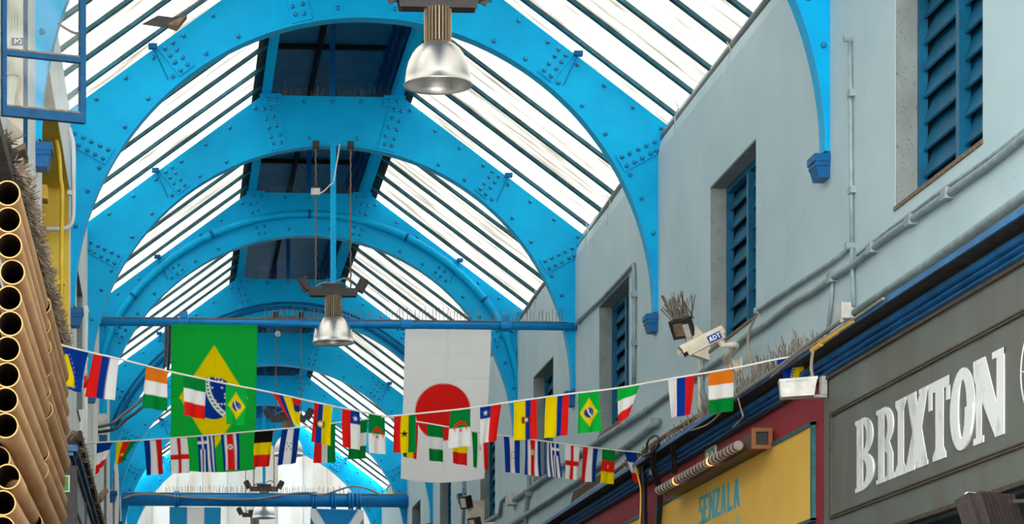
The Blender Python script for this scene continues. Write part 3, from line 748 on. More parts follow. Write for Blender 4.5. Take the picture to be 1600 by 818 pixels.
# ribbed black floodlight at the bottom right corner
o = at_x(1545, 812, 4.42)
t = thing('floodlight', (o.x, o.y, o.z - 0.14), 'black ribbed floodlight under the grey green sign board', 'floodlight')
d = Vector((-0.5, 0.75, -0.35)).normalized(); a = d.cross(Vector((0, 0, 1))).normalized(); b = a.cross(d)
def obx(c, ha, hb, hd): 
    return MB().prism([c - a * ha - b * hb - d * hd, c + a * ha - b * hb - d * hd, c + a * ha + b * hb - d * hd, c - a * ha + b * hb - d * hd], d * 2 * hd)
obx(o, 0.17, 0.13, 0.05).build('housing', M['black_iron'], t)
obx(o + d * 0.055, 0.15, 0.11, 0.006).build('lens', M['black'], t)
fm = None
for k in range(9): obx(o - d * 0.075 + a * (-0.14 + 0.035 * k), 0.006, 0.115, 0.03).build('cooling_fin', M['black_iron'], t)
MB().bar(o + b * 0.1, (4.86, o.y, o.z + 0.12), 0.04, 0.02).build('arm', M['black'], t)
MB().tube([o + b * 0.14 - a * 0.12, o + b * 0.14 + a * 0.02], 0.02, 8).build('hinge_bolt', M['fixing_grey'], t)

# ------------------------------------------------------------------ bar of bulbs over the yellow sign
t = thing('bulb_bar', (4.66, 21.3, 2.57), 'dark wooden beam with a row of clear bulbs above the lettered yellow sign', 'light')
BY0, BY1 = at_x(1190, 690, 4.67).y, at_x(1050, 766, 4.67).y
MB().box(4.60, 4.745, BY0, BY1, 2.535, 2.555).box(4.60, 4.615, BY0, BY1, 2.555, 2.66).box(4.73, 4.745, BY0, BY1, 2.555, 2.66).build('trough', M['wood'], t)
mb = MB(); mb.box(4.585, 4.75, BY0 - .03, BY0, 2.52, 2.55).box(4.585, 4.75, BY0 - .03, BY0, 2.655, 2.685).box(4.585, 4.617, BY0 - .03, BY0, 2.55, 2.655).box(4.718, 4.75, BY0 - .03, BY0, 2.55, 2.655); mb.build('end_frame', M['wood_light'], t)
MB().box(4.616, 4.729, BY0 + .001, BY0 + .02, 2.556, 2.66).build('hollow_shade', M['black'], t)  # black sheet standing in for the shade inside the hollow end
bm = [MB().lathe([(0.001, -0.045), (0.022, -0.042), (0.04, -0.024), (0.047, 0.0), (0.04, 0.024), (0.022, 0.042), (0.001, 0.045)], (0, 0, 0), 16, 'x').mesh('bulb') for _ in range(2)]
for m_, k in zip(bm, ('bulb', 'bulb_lit')): m_.materials.append(M[k]); m_.polygons.foreach_set('use_smooth', [True] * len(m_.polygons))
BK = (BY1 - BY0 - .3) / (25 * .1444)
shade_ring_me = MB().lathe([(0.001, 0.075), (0.047, 0.075), (0.047, 0.087), (0.001, 0.087)], (0, 0, 0), 16, 'y').mesh('bulb_shade_ring'); shade_ring_me.materials.append(M['wood'])  # added rings, dark to draw the shaded edges between bulbs
for k in range(26):
    o = place('bulb', bm[1 if k in (8, 19) else 0], (4.552, BY0 + .30 + k * 0.1444 * BK, 2.585), t); place('bulb_shade_ring', shade_ring_me, (4.552, BY0 + .30 + k * 0.1444 * BK, 2.585), o); o.scale = (0.9, 0.6, 0.9)
# faded exit sign on the fascia
a_, b_ = at_x(1102.5, 700, 4.755), at_x(1118, 690, 4.755)
t = thing('exit_sign', (4.757, (a_.y + b_.y) / 2, 2.6), 'faded green and cream exit sign on the maroon fascia', 'sign')
y0, y1 = b_.y, a_.y
MB().box(4.750, 4.765, y0, y1, 2.63, 2.82).build('plate', M['exit_pale'], t)
w3 = (y1 - y0)
MB().box(4.747, 4.75, y0 + .03 * w3, y0 + .46 * w3, 2.64, 2.81).box(4.747, 4.75, y0 + .54 * w3, y0 + .95 * w3, 2.64, 2.81).build('green_field', M['exit_green'], t)
MB().prism([(4.745, y0 + w3 * p[0], 2.64 + 0.17 * p[1]) for p in ((.3, .15), (.12, .5), (.2, .8), (.3, .85), (.36, .6), (.3, .45))], (0.002, 0, 0)).build('running_figure', M['exit_pale'], t)
MB().box(4.745, 4.747, y0 + .62 * w3, y0 + .85 * w3, 2.66, 2.715).box(4.745, 4.747, y0 + .62 * w3, y0 + .85 * w3, 2.74, 2.79).build('pictogram', M['exit_pale'], t)
# black cable post between the yellow panels
t = thing('cable_post', (4.70, 25.0, 0.9), 'black post and hanging wires between the yellow panels', 'cable')
MB().tube([(4.68, 25.04, 0.9), (4.68, 25.04, 2.75), (4.66, 25.0, 2.98)], 0.035, 8).build('post', M['black'], t)
MB().tube(smooth_path([(4.64, 25.04, 2.4), (4.64, 25.0, 2.75), (4.58, 24.96, 2.98), (4.6, 24.8, 3.03)], 4), 0.008, 6).build('yellow_wire', M['yellow_sign'], t)
for (dy, s) in ((-0.56, 1.0), (-0.44, 0.7)):
    p = smooth_path([(4.72, 25.0 + dy * .6, 0.9), (4.72, 25.0 + dy * .8, 2.0), (4.70, 24.8 + dy, 2.6), (4.60, 24.6 + dy, 2.85), (4.56, 24.4 + dy, 3.03)], 4)
    MB().tube(p, 0.016, 6).build('wire', M['black'], t)
for (u0, v0, u1, v1) in ((1050, 688, 1052, 738), (1054, 690, 1056, 738)):
    MB().tube([at_x(u0, v0, 4.6), at_x((u0 + u1) / 2, (v0 + v1) / 2, 4.63), at_x(u1, v1, 4.7)], 0.014, 6).build('wire', M['black'], t)
o = at_x(1021, 738, 4.68); MB().lathe([(0.001, -.04), (.04, -.02), (.045, .02), (.001, .05)], o, 10).build('junction_knob', M['cable_grey'], t)

# ------------------------------------------------------------------ conduits on the pale blue wall
def conduit(pix, r, label, X=None, mat='pipe_grey', clips=(), boxes=(), group='conduits on the pale blue wall', dense=1):
    X = X or XW - r - 0.005
    pts = [at_x(u, v, X) for u, v in pix]
    if dense > 1: pts = smooth_path(pts, dense)
    lo = min(pts, key=lambda p: p.z)
    t = thing('conduit', lo, label, 'pipe', group)
    MB().tube(pts, r, 8).build('pipe', M[mat], t, smooth=True)
    for (u, v) in clips:
        p = at_x(u, v, X); MB().box(p.x - r - 0.006, XW, p.y - r - 0.03, p.y + r + 0.03, p.z - r - 0.01, p.z + r + 0.01).build('clip', M[mat], t)
    for (u, v, s) in boxes:
        p = at_x(u, v, X); MB().lathe([(0.001, -s), (s * .8, -s), (s * .8, s), (0.001, s)], (XW - s, p.y, p.z), 12, 'x').build('junction', M[mat], t)
    return t
conduit([(1328, 62), (1329, 180), (1330, 300), (1331, 380)], 0.016, 'upright grey pipe with junction boxes between the two nearest windows', clips=((1330, 146), (1331, 297)), boxes=((1328, 60, 0.035), (1331, 384, 0.035)))
conduit([(1331, 384), (1332, 430), (1334, 478)], 0.017, 'short upright pipe dropping to the white wall box')
conduit([(1326, 388), (1296, 412), (1240, 448), (1186, 484)], 0.02, 'straight grey conduit slanting down towards the security camera', boxes=((1184, 485, 0.03),))
conduit([(1800, 55), (1700, 138), (1600, 214), (1546, 257), (1480, 303), (1423, 344), (1390, 367), (1363, 388), (1335, 412), (1300, 434), (1272, 455), (1245, 470), (1220, 488), (1194, 508), (1168, 524), (1149, 540), (1133, 556), (1102, 577), (1060, 606), (1000, 647)], 0.026, 'long wavy grey conduit running beneath the windows', dense=3, clips=((1480, 303), (1423, 344), (1363, 388), (1300, 434)))
conduit([(1800, 47), (1700, 126), (1546, 246), (1480, 292), (1423, 334), (1363, 379), (1340, 398)], 0.014, 'thin grey conduit lying on top of the long wavy one', X=XW - 0.03, dense=3)
conduit([(1800, 163), (1600, 305), (1473, 395), (1400, 445), (1336, 488)], 0.03, 'straight grey conduit rising to the right from the white box')
conduit([(1301, 430), (1299, 470), (1293, 522)], 0.016, 'short bent grey pipe just left of the white wall box')
conduit([(902, 503), (940, 467), (985, 418), (990, 412), (991, 440), (991, 520), (990, 610)], 0.022, 'elbowed grey conduit framing the third window', clips=((903, 502), (991, 460), (991, 535)))
conduit([(801, 782), (870, 733), (943, 683), (1013, 638)], 0.035, 'grey conduit sloping behind the right hand bunting', clips=((801, 782),))
conduit([(757, 816), (781, 802), (783.5, 783), (796, 772)], 0.03, 'cranked grey conduit at the lower end of the wall')
conduit([(790, 824), (850, 786), (909, 747), (966, 706), (1028, 657)], 0.035, 'lowest grey conduit sloping above the dark cornice', clips=((1024, 660),))
conduit([(826, 640), (827, 700), (826, 760), (822, 800), (821, 830)], 0.03, 'pale upright pipe left of the lower conduits', clips=((826, 770),))
conduit([(725, 745), (725, 780), (723, 825)], 0.028, 'pale upright pipe beside the far blue corbel', clips=((725, 766),))
conduit([(673, 752), (673, 790), (673, 825)], 0.024, 'farthest pale upright pipe near the end of the wall')
conduit([(1093, 556), (1093, 600), (1094, 660)], 0.02, 'beige upright pipe below the security camera', mat='cream', clips=((1093, 580),))
conduit([(1097, 552), (1098, 600), (1098, 664)], 0.014, 'thin pale pipe beside the beige upright pipe')
# white wall box
p = at_x(1322, 488, XW - 0.04)
t = thing('wall_box', (XW - 0.04, p.y, p.z - 0.06), 'white square electrical box above the dark cornice', 'electrical box')
MB().box(XW - 0.10, XW, p.y - 0.12, p.y + 0.10, p.z - 0.06, p.z + 0.055).build('case', M['fixing_grey'], t)
MB().box(XW - 0.108, XW - 0.10, p.y - 0.125, p.y + 0.105, p.z - 0.065, p.z + 0.06).build('lid', M['fixing_grey'], t)
p = at_x(799, 778, XW - 0.06)
t = thing('wall_box', (XW - 0.06, p.y, p.z - 0.08), 'grey electrical box where two lower conduits meet', 'electrical box')
MB().box(XW - 0.12, XW, p.y - 0.16, p.y + 0.14, p.z - 0.10, p.z + 0.09).build('case', M['fixing_grey'], t)
MB().box(XW - 0.13, XW - 0.12, p.y - 0.165, p.y + 0.145, p.z - 0.105, p.z + 0.095).build('lid', M['fixing_grey'], t)

# ------------------------------------------------------------------ security camera with its arm
bk, fr = at_x(1126, 521, 4.74), at_x(1070, 549, 4.46)
bk.y = fr.y = (bk.y + fr.y) / 2; 
bk = at_y(1126, 521, bk.y); fr = at_y(1070, 549, fr.y - 0.06)
t = thing('security_camera', (4.9, bk.y, 3.3), 'cream box security camera with a blue printed badge on curved arm', 'camera')
d = (fr - bk).normalized(); a = Vector((0, -1, 0)); a = (a - d * a.dot(d)).normalized(); b = a.cross(d)
if b.z < 0: b = -b
L = (fr - bk).length
sec = [(-.055, -.05), (.055, -.05), (.06, .02), (.045, .055), (-.045, .055), (-.06, .02)]
MB().prism([bk + a * x + b * z for x, z in sec], d * L).build('housing', M['cream'], t)
sh = [(-.062, -.01), (-.062, .03), (-.047, .062), (.047, .062), (.062, .03), (.062, -.01), (.057, -.01), (.055, .028), (.043, .057), (-.043, .057), (-.055, .028), (-.057, -.01)]
MB().prism([bk - d * 0.02 + a * x + b * z for x, z in sh], d * (L + 0.06)).build('sun_shield', M['cream'], t)
MB().prism([fr + a * x * .8 + b * z * .8 for x, z in sec], d * 0.004).build('front_window', M['black'], t)
# badge on the side facing the viewer
c0 = bk + d * 0.02 + a * 0.0632
def on_side(x, z): return c0 + d * (0.16 - x) + b * (-0.045 + z)
mk = MB().prism([on_side(x, z) for x, z in ((.02, .005), (.15, .005), (.15, .07), (.02, .07))], a * 0.003); mk.build('badge', M['cctv_mark'], t)
ADT = {'A': [[(.3, 1), (.7, 1), (.3, 0), (0, 0)], [(.3, 1), (.7, 1), (1, 0), (.7, 0)], R4(.2, .8, .25, .4)],
       'D': [R4(0, .3, 0, 1), R4(0, .6, .8, 1), R4(0, .6, 0, .2), [(.6, 0), (1, .3), (1, .7), (.6, 1), (.6, .8), (.72, .65), (.72, .35), (.6, .2)]], 'T': [R4(0, 1, .8, 1), R4(.35, .65, 0, 1)]}
for ch, x0 in (('A', .03), ('D', .07), ('T', .108)):
    mb = MB()
    for k, P in enumerate(ADT[ch]): mb.prism([on_side(x0 + .034 * p[0], .017 + .042 * p[1]) + a * (.0032 + .0003 * k) for p in P], a * 0.002)
    mb.build('badge_letter', M['letter_white'], t)
mid = bk + d * 0.03 - b * 0.06
mt = at_x(1155, 570, XW - 0.01)
MB().tube([mid + b * 0.02, mid - b * 0.05], 0.028, 10).build('pivot', M['cream'], t)
arm = smooth_path([mid - b * 0.04, mid - b * 0.045 + Vector((0.12, 0.02, 0.01)), Vector((XW - 0.12, mt.y, mt.z + 0.05)), Vector((XW, mt.y, mt.z - 0.04))], 5)
MB().tube(arm, [0.02, 0.021, 0.022, 0.023, 0.024, 0.026, 0.028, 0.03, 0.033, 0.036, 0.04, 0.045, 0.05, 0.055, 0.06, 0.065][:len(arm)], 8).build('arm', M['cream'], t, smooth=True)
MB().box(XW - 0.02, XW, mt.y - 0.07, mt.y + 0.07, mt.z - 0.14, mt.z + 0.06).build('wall_plate', M['cream'], t)
cp = smooth_path([bk - b * 0.04, bk + Vector((0.08, 0, -0.12)), bk + Vector((0.12, 0.05, -0.3)), Vector((XW - .02, bk.y, bk.z - 0.45))], 4)
MB().tube(cp, 0.007, 5).build('lead', M['cable_grey'], t)
# dusty floodlight bristling with bird spikes, left of the camera
o = at_x(1066, 512, 4.80)
t = thing('floodlight', (o.x, o.y, o.z - 0.25), 'small dusty floodlight bristling with bird spikes beside the security camera', 'floodlight')
d = Vector((-0.65, -0.55, -0.45)).normalized(); a = d.cross(Vector((0, 0, 1))).normalized(); b = a.cross(d)
obx(o, 0.10, 0.09, 0.05).build('housing', M['black_iron'], t)
obx(o + d * 0.055, 0.055, 0.06, 0.006).build('lens', M['brown'], t)
obx(o + d * 0.05 - a * 0.085 - b * 0.03, 0.03, 0.075, 0.008).build('side_flap', M['fixing_grey'], t)
q = at_x(1086, 540, XW - 0.1)
MB().prism([(o.x + .02, o.y - .04, o.z - .05), (o.x + .12, o.y - .04, o.z + .02), (XW, o.y - .04, q.z + .02), (XW, o.y - .04, q.z - .16), (o.x + .06, o.y - .04, q.z - .10)], (0, 0.1, 0)).build('bracket', M['cream'], t)
mb = MB()
for k in range(46):
    s = o + Vector((random.uniform(-.09, .1), random.uniform(-.06, .08), 0.08)); e = s + Vector((random.uniform(-.16, .06), random.uniform(-.08, .08), random.uniform(.1, .26)))
    mb.tube([s, e], 0.006, 4, False)
mb.build('bird_spikes', M['spike'], t, kind='stuff')
# two small lamps low on the far wall
for (u, v, X, lab) in ((728, 784, 4.75, 'small dark floodlight on a cream bracket near the far blue corbel'), (742, 818, 4.70, 'dark floodlight at the bottom edge below the cream bracket')):
    o = at_x(u, v, X)
    t = thing('floodlight', (o.x, o.y, o.z - 0.12), lab, 'floodlight')
    d = Vector((-0.7, -0.6, -0.25)).normalized(); a = d.cross(Vector((0, 0, 1))).normalized(); b = a.cross(d)
    obx(o, 0.085, 0.10, 0.06).build('housing', M['black_iron'], t)
    obx(o + d * 0.065, 0.05, 0.075, 0.006).build('lens', M['cream'], t)
    MB().prism([(o.x + .03, o.y, o.z - .02), (o.x + .1, o.y, o.z + .03), (XW, o.y, o.z + .03), (XW, o.y, o.z - .6), (o.x + .06, o.y, o.z - .55)], (0, 0.14, 0)).build('bracket', M['cream'], t)
# white lamp box hung under the cornice beside the sign
p0, p1, p2 = at_x(1222, 596, 4.40), at_x(1274, 585, 4.52), at_x(1232, 616, 4.42)
o = at_x(1248, 603, 4.47)
t = thing('lamp_box', (4.47, o.y, o.z - 0.08), 'white plastic box lamp on an L bracket beside the grey green sign', 'lamp')
MB().prism([(4.355, o.y + .05, o.z - .07), (4.575, o.y - .03, o.z - .065), (4.595, o.y - .03, o.z + .055), (4.345, o.y + .05, o.z + .04)], (0.03, 0.16, 0)).build('case', M['fixing_grey'], t)
MB().prism([(4.34, o.y + .045, o.z + .036), (4.60, o.y - .035, o.z + .05), (4.60, o.y - .035, o.z + .07), (4.34, o.y + .045, o.z + .057)], (0.03, 0.165, 0)).build('lid', M['fixing_grey'], t)
o2 = at_x(1262, 617, 4.60)
MB().box(4.50, 4.74, o2.y - .01, o2.y + .06, o2.z - .015, o2.z + .005).box(4.70, 4.74, o2.y - .01, o2.y + .06, o2.z, o2.z + .14).build('bracket', M['fixing_grey'], t)
c = smooth_path([(4.58, o.y + .02, o.z + .05), (4.56, o.y, o.z + .15), (4.57, o.y - .05, o.z + .3), (4.6, o.y + .1, o.z + .34)], 4)
MB().tube(c, 0.012, 6).build('lead', M['cable_brown'], t)
# dusty bird spikes and cables on the cornice
def strip(y0, y1, n, label, h=0.2, x0=4.6, x1=4.85, z=3.015, mat='spike', r=0.004):
    mb = MB()
    for k in range(n):
        s = Vector((random.uniform(x0, x1), random.uniform(y0, y1), z)); e = s + Vector((random.uniform(-.07, .05), random.uniform(-.06, .06), h * random.uniform(.5, 1.1)))
        mb.tube([s, e], r, 4, False)
    return solo(mb, 'bird_spike_strip', M[mat], label, 'bird spikes', kind='stuff')
strip(18.6, 22.2, 300, 'dense wire bird spikes on the cornice beside the hanging blue flag', 0.22)
strip(22.25, 25.8, 220, 'wire bird spikes on the cornice above the bulb bar', 0.12)
for k, (pix, m_, lab, r) in enumerate((
    ([(1205, 588), (1250, 552), (1300, 520), (1340, 494), (1380, 466)], 'cable_brown', 'beige cable lying along the cornice edge above the white box lamp', .009),
    ([(1120, 645), (1160, 612), (1215, 575), (1262, 538), (1315, 500)], 'cable_grey', 'grey cable lying on the cornice among the bird spikes', .016),
    ([(1080, 672), (1110, 660), (1140, 628), (1150, 615), (1158, 640), (1160, 652), (1145, 667)], 'cable_brown', 'loose beige cable looping down over the maroon fascia', .007),
    ([(1184, 488), (1170, 520), (1170, 555), (1180, 580)], 'cable_brown', 'thin beige cable hanging from the conduit junction', .012),
    ([(1010, 716), (1012, 690), (1025, 680), (1030, 692), (1018, 706), (1005, 712)], 'black', 'black coil of wire on the cornice beside the cable post', .012),
    ([(905, 765), (925, 752), (955, 740), (980, 722), (1005, 705), (1040, 680), (1090, 650)], 'brown', 'thick dusty brown cable bundle lying along the far cornice', .022))):
    X = {3: 4.98, 5: 4.70}.get(k, 4.56)
    solo(MB().tube(smooth_path([at_x(u, v, X) for u, v in pix], 4), r, 6), 'cable', M[m_], lab, 'cable')
# torn net over the far cornice
mb = MB(); a0, a1, a2, a3 = at_x(880, 775, 4.58), at_x(940, 735, 4.58), at_x(935, 752, 4.58), at_x(892, 785, 4.58)
for i in range(11):
    s = i / 10; mb.tube([a0.lerp(a1, s) + Vector((.12, 0, .05)), a3.lerp(a2, s) + Vector((0, 0, -.03))], 0.005, 4, False); 
    mb.tube([a0.lerp(a3, s) + Vector((.12 * (1 - s), 0, .05 * (1 - s))), a1.lerp(a2, s) + Vector((.12 * (1 - s), 0, .05 * (1 - s)))], 0.005, 4, False)
solo(mb, 'torn_net', M['brown'], 'torn brown netting draped over the far cornice', 'net')
# ------------------------------------------------------------------ left side: open casement
A0, A1 = Vector((-0.985, 15.20, 0)), Vector((-0.50, 15.36, 0))
zb, zt, zm = at_y(128, 184, 15.34).z, at_y(128, 1, 15.34).z + 0.03, at_y(128, 94, 15.34).z
t = thing('open_casement', (-0.75, 15.28, zb), 'blue painted casement window standing open in the top left corner', 'window')
def cas(s0, s1, z0, z1, th, name, mat):
    p, q = A0.lerp(A1, s0), A0.lerp(A1, s1); n = Vector((-(A1 - A0).y, (A1 - A0).x, 0)).normalized() * th
    return MB().prism([p + Vector((0, 0, z0)) - n / 2, q + Vector((0, 0, z0)) - n / 2, q + Vector((0, 0, z1)) - n / 2, p + Vector((0, 0, z1)) - n / 2], n).build(name, mat, t)
ZT = zt + 0.36
cas(0.93, 1.0, zb - 0.03, ZT, 0.045, 'stile', M['casement']); cas(0.0, 0.05, zb - 0.03, ZT, 0.045, 'stile', M['casement'])
cas(0.05, 0.93, zb - 0.03, zb + 0.025, 0.045, 'rail', M['casement']); cas(0.05, 0.93, ZT - 0.05, ZT, 0.045, 'rail', M['casement'])
for z in (zm, zt): cas(0.05, 0.93, z - 0.016, z + 0.016, 0.035, 'glazing_bar', M['casement'])
cas(0.05, 0.93, zm + 0.016, zm + 0.026, 0.03, 'dust_ledge', M['brown']); cas(0.05, 0.93, zb + 0.025, zb + 0.035, 0.04, 'dust_ledge', M['brown'])
for a_, b_ in ((zb + 0.025, zm - 0.016), (zm + 0.016, zt - 0.016), (zt + 0.016, ZT - 0.05)): cas(0.05, 0.93, a_, b_, 0.004, 'glass_pane', M['glass'])
c = smooth_path([at_y(u, v, 15.2) for u, v in ((3, 122), (14, 116), (30, 118), (33, 132), (28, 150), (31, 165))], 5)
MB().tube(c, 0.008, 6).build('wire', M['cable_brown'], t)
c = smooth_path([at_y(u, v, 15.48) for u, v in ((90, 36), (105, 46), (118, 52), (126, 50))], 5)
MB().tube(c, 0.008, 6).build('stay', M['chain'], t)
# cream board with a sticker in the opening behind it
b0, b1 = at_y(2, 160, 17.7), at_y(36, 160, 17.7)
t = thing('paper_board', ((b0.x + b1.x) / 2, 17.7, b0.z), 'cream paper board with a dark sticker behind the open casement', 'board')
MB().box(b0.x, b1.x, 17.7, 17.73, at_y(0, 250, 17.7).z, at_y(0, -60, 17.7).z).build('board', M['cream_board'], t)
s0, s1 = at_y(18, 70, 17.69), at_y(36, 59, 17.69)
MB().box(s0.x, s1.x, 17.692, 17.70, s0.z, s1.z).build('sticker', M['indigo'], t)
mb = MB(); w_, h_ = s1.x - s0.x, s1.z - s0.z
for (x0, z0, x1, z1) in ((.3, .15, .32, .85), (.32, .85, .5, .4), (.5, .4, .66, .85), (.66, .85, .85, .7), (.85, .7, .85, .3), (.85, .3, .68, .15)):
    mb.bar((s0.x + w_ * x0, 17.688, s0.z + h_ * z0), (s0.x + w_ * x1, 17.688, s0.z + h_ * z1), 0.007, 0.004, (0, 1, 0))
mb.build('sticker_mark', M['letter_white'], t)
mb = MB()
for k in range(5): mb.box(b0.x + .03 + .02 * k, b0.x + .032 + .02 * k, 17.694, 17.70, at_y(0, 48 - 3 * (k % 2), 17.7).z, at_y(0, 18 + 3 * (k % 3), 17.7).z)
mb.build('faint_lines', M['pipe_dark'], t)
# blue frame post and sill block of that opening
t = thing('window_post', (XL, 18.1, 4.2), 'blue window post with a brown sill block below the open casement', 'window')
p0 = at_y(39.5, 240, 17.96)
MB().box(p0.x - .016, p0.x + .016, 17.93, 17.99, p0.z, 5.4).build('post', M['casement'], t)
q0, q1 = at_y(20, 250, 17.8), at_y(43, 248, 17.8)
MB().prism([(q0.x, 17.5, q0.z - .04), (q1.x, 17.5, q0.z + .01), (q1.x, 17.5, q0.z + .05), (q0.x, 17.5, q0.z + .0)], (0, 0.42, 0)).build('sill_block', M['brown'], t)

# ------------------------------------------------------------------ yellow recess pipes, white pipes on the left wall
def lpipe(pix, Y, r, mat, label, dense=5, clips=()):
    pts = smooth_path([at_y(u, v, Y) for u, v in pix], dense); lo = min(pts, key=lambda p: p.z)
    t = thing('wall_pipe', lo, label, 'pipe')
    MB().tube(pts, r, 8).build('pipe', M[mat], t, smooth=True)
    for (u, v) in clips:
        p = at_y(u, v, Y); MB().box(p.x - r - .02, p.x + r + .008, Y - .015, Y + r + .02, p.z - .02, p.z + .02).build('clip', M[mat], t)
lpipe([(108, 200), (112, 214), (115, 235), (115, 300), (114, 340), (108, 353), (97, 357), (70, 357)], 25.5, 0.021, 'white', 'white bent pipe standing beside the yellow window recess', clips=((112, 301),))
lpipe([(83, 195), (92, 240), (95, 282), (97, 300), (96, 400), (96, 530)], 23.9, 0.02, 'yellow_wall', 'yellow painted pipe down the yellow window recess', clips=((97, 441),))
MB_ = MB(); p = at_y(66, 302, 23.96); MB_.box(p.x - .06, p.x + .05, 23.85, 24.08, p.z - .07, p.z + .06)
solo(MB_, 'junction_box', M['yellow_wall'], 'yellow painted junction box in the yellow window recess', 'electrical box')
lpipe([(134, 478), (134, 520), (133, 580), (134, 640), (133, 700)], 30.6, 0.028, 'white', 'white upright pipe left of the flags, with a capped top', clips=((134, 484), (133, 560)))
lpipe([(126, 640), (127, 700), (127, 760), (126, 830)], 28.8, 0.05, 'white', 'thick white downpipe on the left wall', clips=((127, 690),))
lpipe([(145, 610), (146, 700), (145, 760), (145, 830)], 33.6, 0.06, 'white', 'second white downpipe farther along the left wall')
lpipe([(176, 690), (181, 740), (182, 790), (180, 830)], 48.0, 0.05, 'white', 'farthest white downpipe beside the thick far pipe', clips=((181, 745),))
p = at_y(131, 596, 30.2)
t = thing('beacon_lamp', (p.x, p.y, p.z - .08), 'small red beacon lamp on the left wall behind the flags', 'lamp')
MB().lathe([(.001, -.075), (.04, -.065), (.055, -.02), (.055, .045), (.04, .06)], p, 14).build('lens', M['red_glass'], t, smooth=True)
MB().lathe([(.045, .06), (.045, .10), (.02, .11), (.02, .16), (.001, .16)], p, 12).build('cap', M['fixing_grey'], t)
MB().bar((p.x, p.y, p.z + .13), (XL, p.y + .02, p.z + .13), .03, .03).build('arm', M['fixing_grey'], t)
p = at_y(162, 663, 36.4)
t = thing('wall_box', (p.x, p.y, p.z - .15), 'white box on the left wall under the blue arch', 'electrical box')
MB().box(p.x - .08, p.x + .055, p.y - .06, p.y + .06, p.z - .15, p.z + .15).build('case', M['fixing_grey'], t)
MB().box(p.x - .06, p.x + .05, p.y - .05, p.y + .06, p.z - .24, p.z - .15).build('base', M['blue2'], t)
MB().box(p.x - .02, p.x + .05, p.y - .03, p.y + .04, p.z + .15, p.z + .35).build('blue_bar', M['blue'], t)
# black cables gathered on the left
for k, (dx, dv, lab) in enumerate(((0, 0, 'upper black cable curving from the left wall up to the beam'), (5, 8, 'lower black cable curving from the left wall up to the beam'))):
    pts = [at_y(u + dx, v + dv, 35.0) for u, v in ((173, 662), (190, 648), (212, 632), (232, 612), (248, 590), (258, 565))]
    pts = [Vector((XL, 35.2, pts[0].z - .02))] + pts + [Vector((pts[-1].x + .02, B1Y, B1Z))]
    solo(MB().tube(smooth_path(pts, 5), 0.022, 6), 'cable', M['pipe_dark'] if k else M['cable_grey'], lab.replace('black', 'dark' if k else 'grey'), 'cable', smooth=True)

# ------------------------------------------------------------------ left cornice, shop end and its exit sign
tl = thing('trim_3', (-0.9, 40, 2.5), kind='structure')
LY0 = 22.6
MB().box(XL, -0.77, LY0, 61, 2.855, 2.885).build('cornice_slab', M['cornice_dark'], tl)
for (xa, z0, z1) in ((-0.80, 2.79, 2.85), (-0.84, 2.75, 2.78), (-0.87, 2.71, 2.74)):
    MB().box(XL, xa, LY0, 61, z0, z1).build('moulding', M['cornice'], tl)
MB().box(XL, -0.88, LY0 + .01, 61, 2.66, 2.855).build('cornice_back', M['cornice_dark'], tl)
t = thing('storefront', (-0.9, 40, 0.9), 'dark framed left shop front with pale grey panels', 'shop front')
MB().box(XL, -0.81, LY0, LY0 + 0.12, FLOOR, 2.655).build('end_post', M['black_iron'], t)
MB().box(XL, -0.80, LY0 - .004, 61, 2.63, 2.66).build('top_rail', M['black_iron'], t)
y = LY0 + 0.12
while y < 60:
    b = min(y + 2.6, 61.0)
    MB().box(XL, -0.83, y + .1, b, 0.6, 2.63).build('panel', M['panel_grey'], t); MB().box(XL, -0.81, y, y + .1, 0.6, 2.63).build('mullion', M['black_iron'], t)
    y = b
MB().box(XL, -0.815, LY0 + .12, 61, 2.28, 2.31).build('mid_rail', M['black_iron'], t)
e0, e1 = at_y(96, 768, LY0 - .01), at_y(109, 742, LY0 - .01)
t = thing('exit_sign', ((e0.x + e1.x) / 2, LY0 - .01, e0.z), 'green exit sign with a white arrow on the dark left shop end', 'sign')
x0 = e1.x - 0.2
MB().box(x0, e1.x, LY0 - .015, LY0, e0.z, e1.z).build('plate', M['exit_pale'], t)
MB().box(x0, e1.x - .012, LY0 - .018, LY0 - .015, e0.z + .012, e1.z - .012).build('green_field', M['exit_bright'], t)
zc = (e0.z + e1.z) / 2
MB().prism([(e1.x - .03, LY0 - .02, zc), (e1.x - .065, LY0 - .02, zc + .045), (e1.x - .065, LY0 - .02, zc - .045)], (0, .002, 0)).box(x0 + .03, e1.x - .06, LY0 - .02, LY0 - .018, zc - .015, zc + .015).build('arrow', M['letter_white'], t)

# fibrous dusty strips along the left ledges
def fibre(pts_fn, n, label, cat, size=(.03, .09), mat='fibre', spread=.05, lean=(0, 0, 0)):
    mb = MB()
    for k in range(n):
        p = pts_fn(random.random()) + Vector((random.uniform(-spread, spread), random.uniform(-.1, .1), random.uniform(-spread, spread)))
        d = Vector((random.uniform(-.2, 1) + lean[0], random.uniform(-.5, .5) + lean[1], random.uniform(-.5, 1) + lean[2])).normalized() * random.uniform(*size)
        q = d.cross(Vector((random.uniform(-1, 1), random.uniform(-1, 1), random.uniform(-1, 1)))).normalized() * random.uniform(.003, .008)
        mb.prism([p - q, p + q, p + d * 1.0 + q * .6, p + d - q * .6], d.cross(q).normalized() * .002)
    return solo(mb, 'fibre_strip', M[mat], label, cat, kind='stuff')
a0, a1 = at_x(22, 262, -0.90), at_x(97, 552, -0.86)
MB().prism([(XL, 10.8, 3.24), (-0.86, 10.8, 3.24), (-0.86, 10.8, 3.32), (XL, 10.8, 3.34)], (0, 10.6, 0)).build('trim_4', M['cornice_dark'], kind='structure')
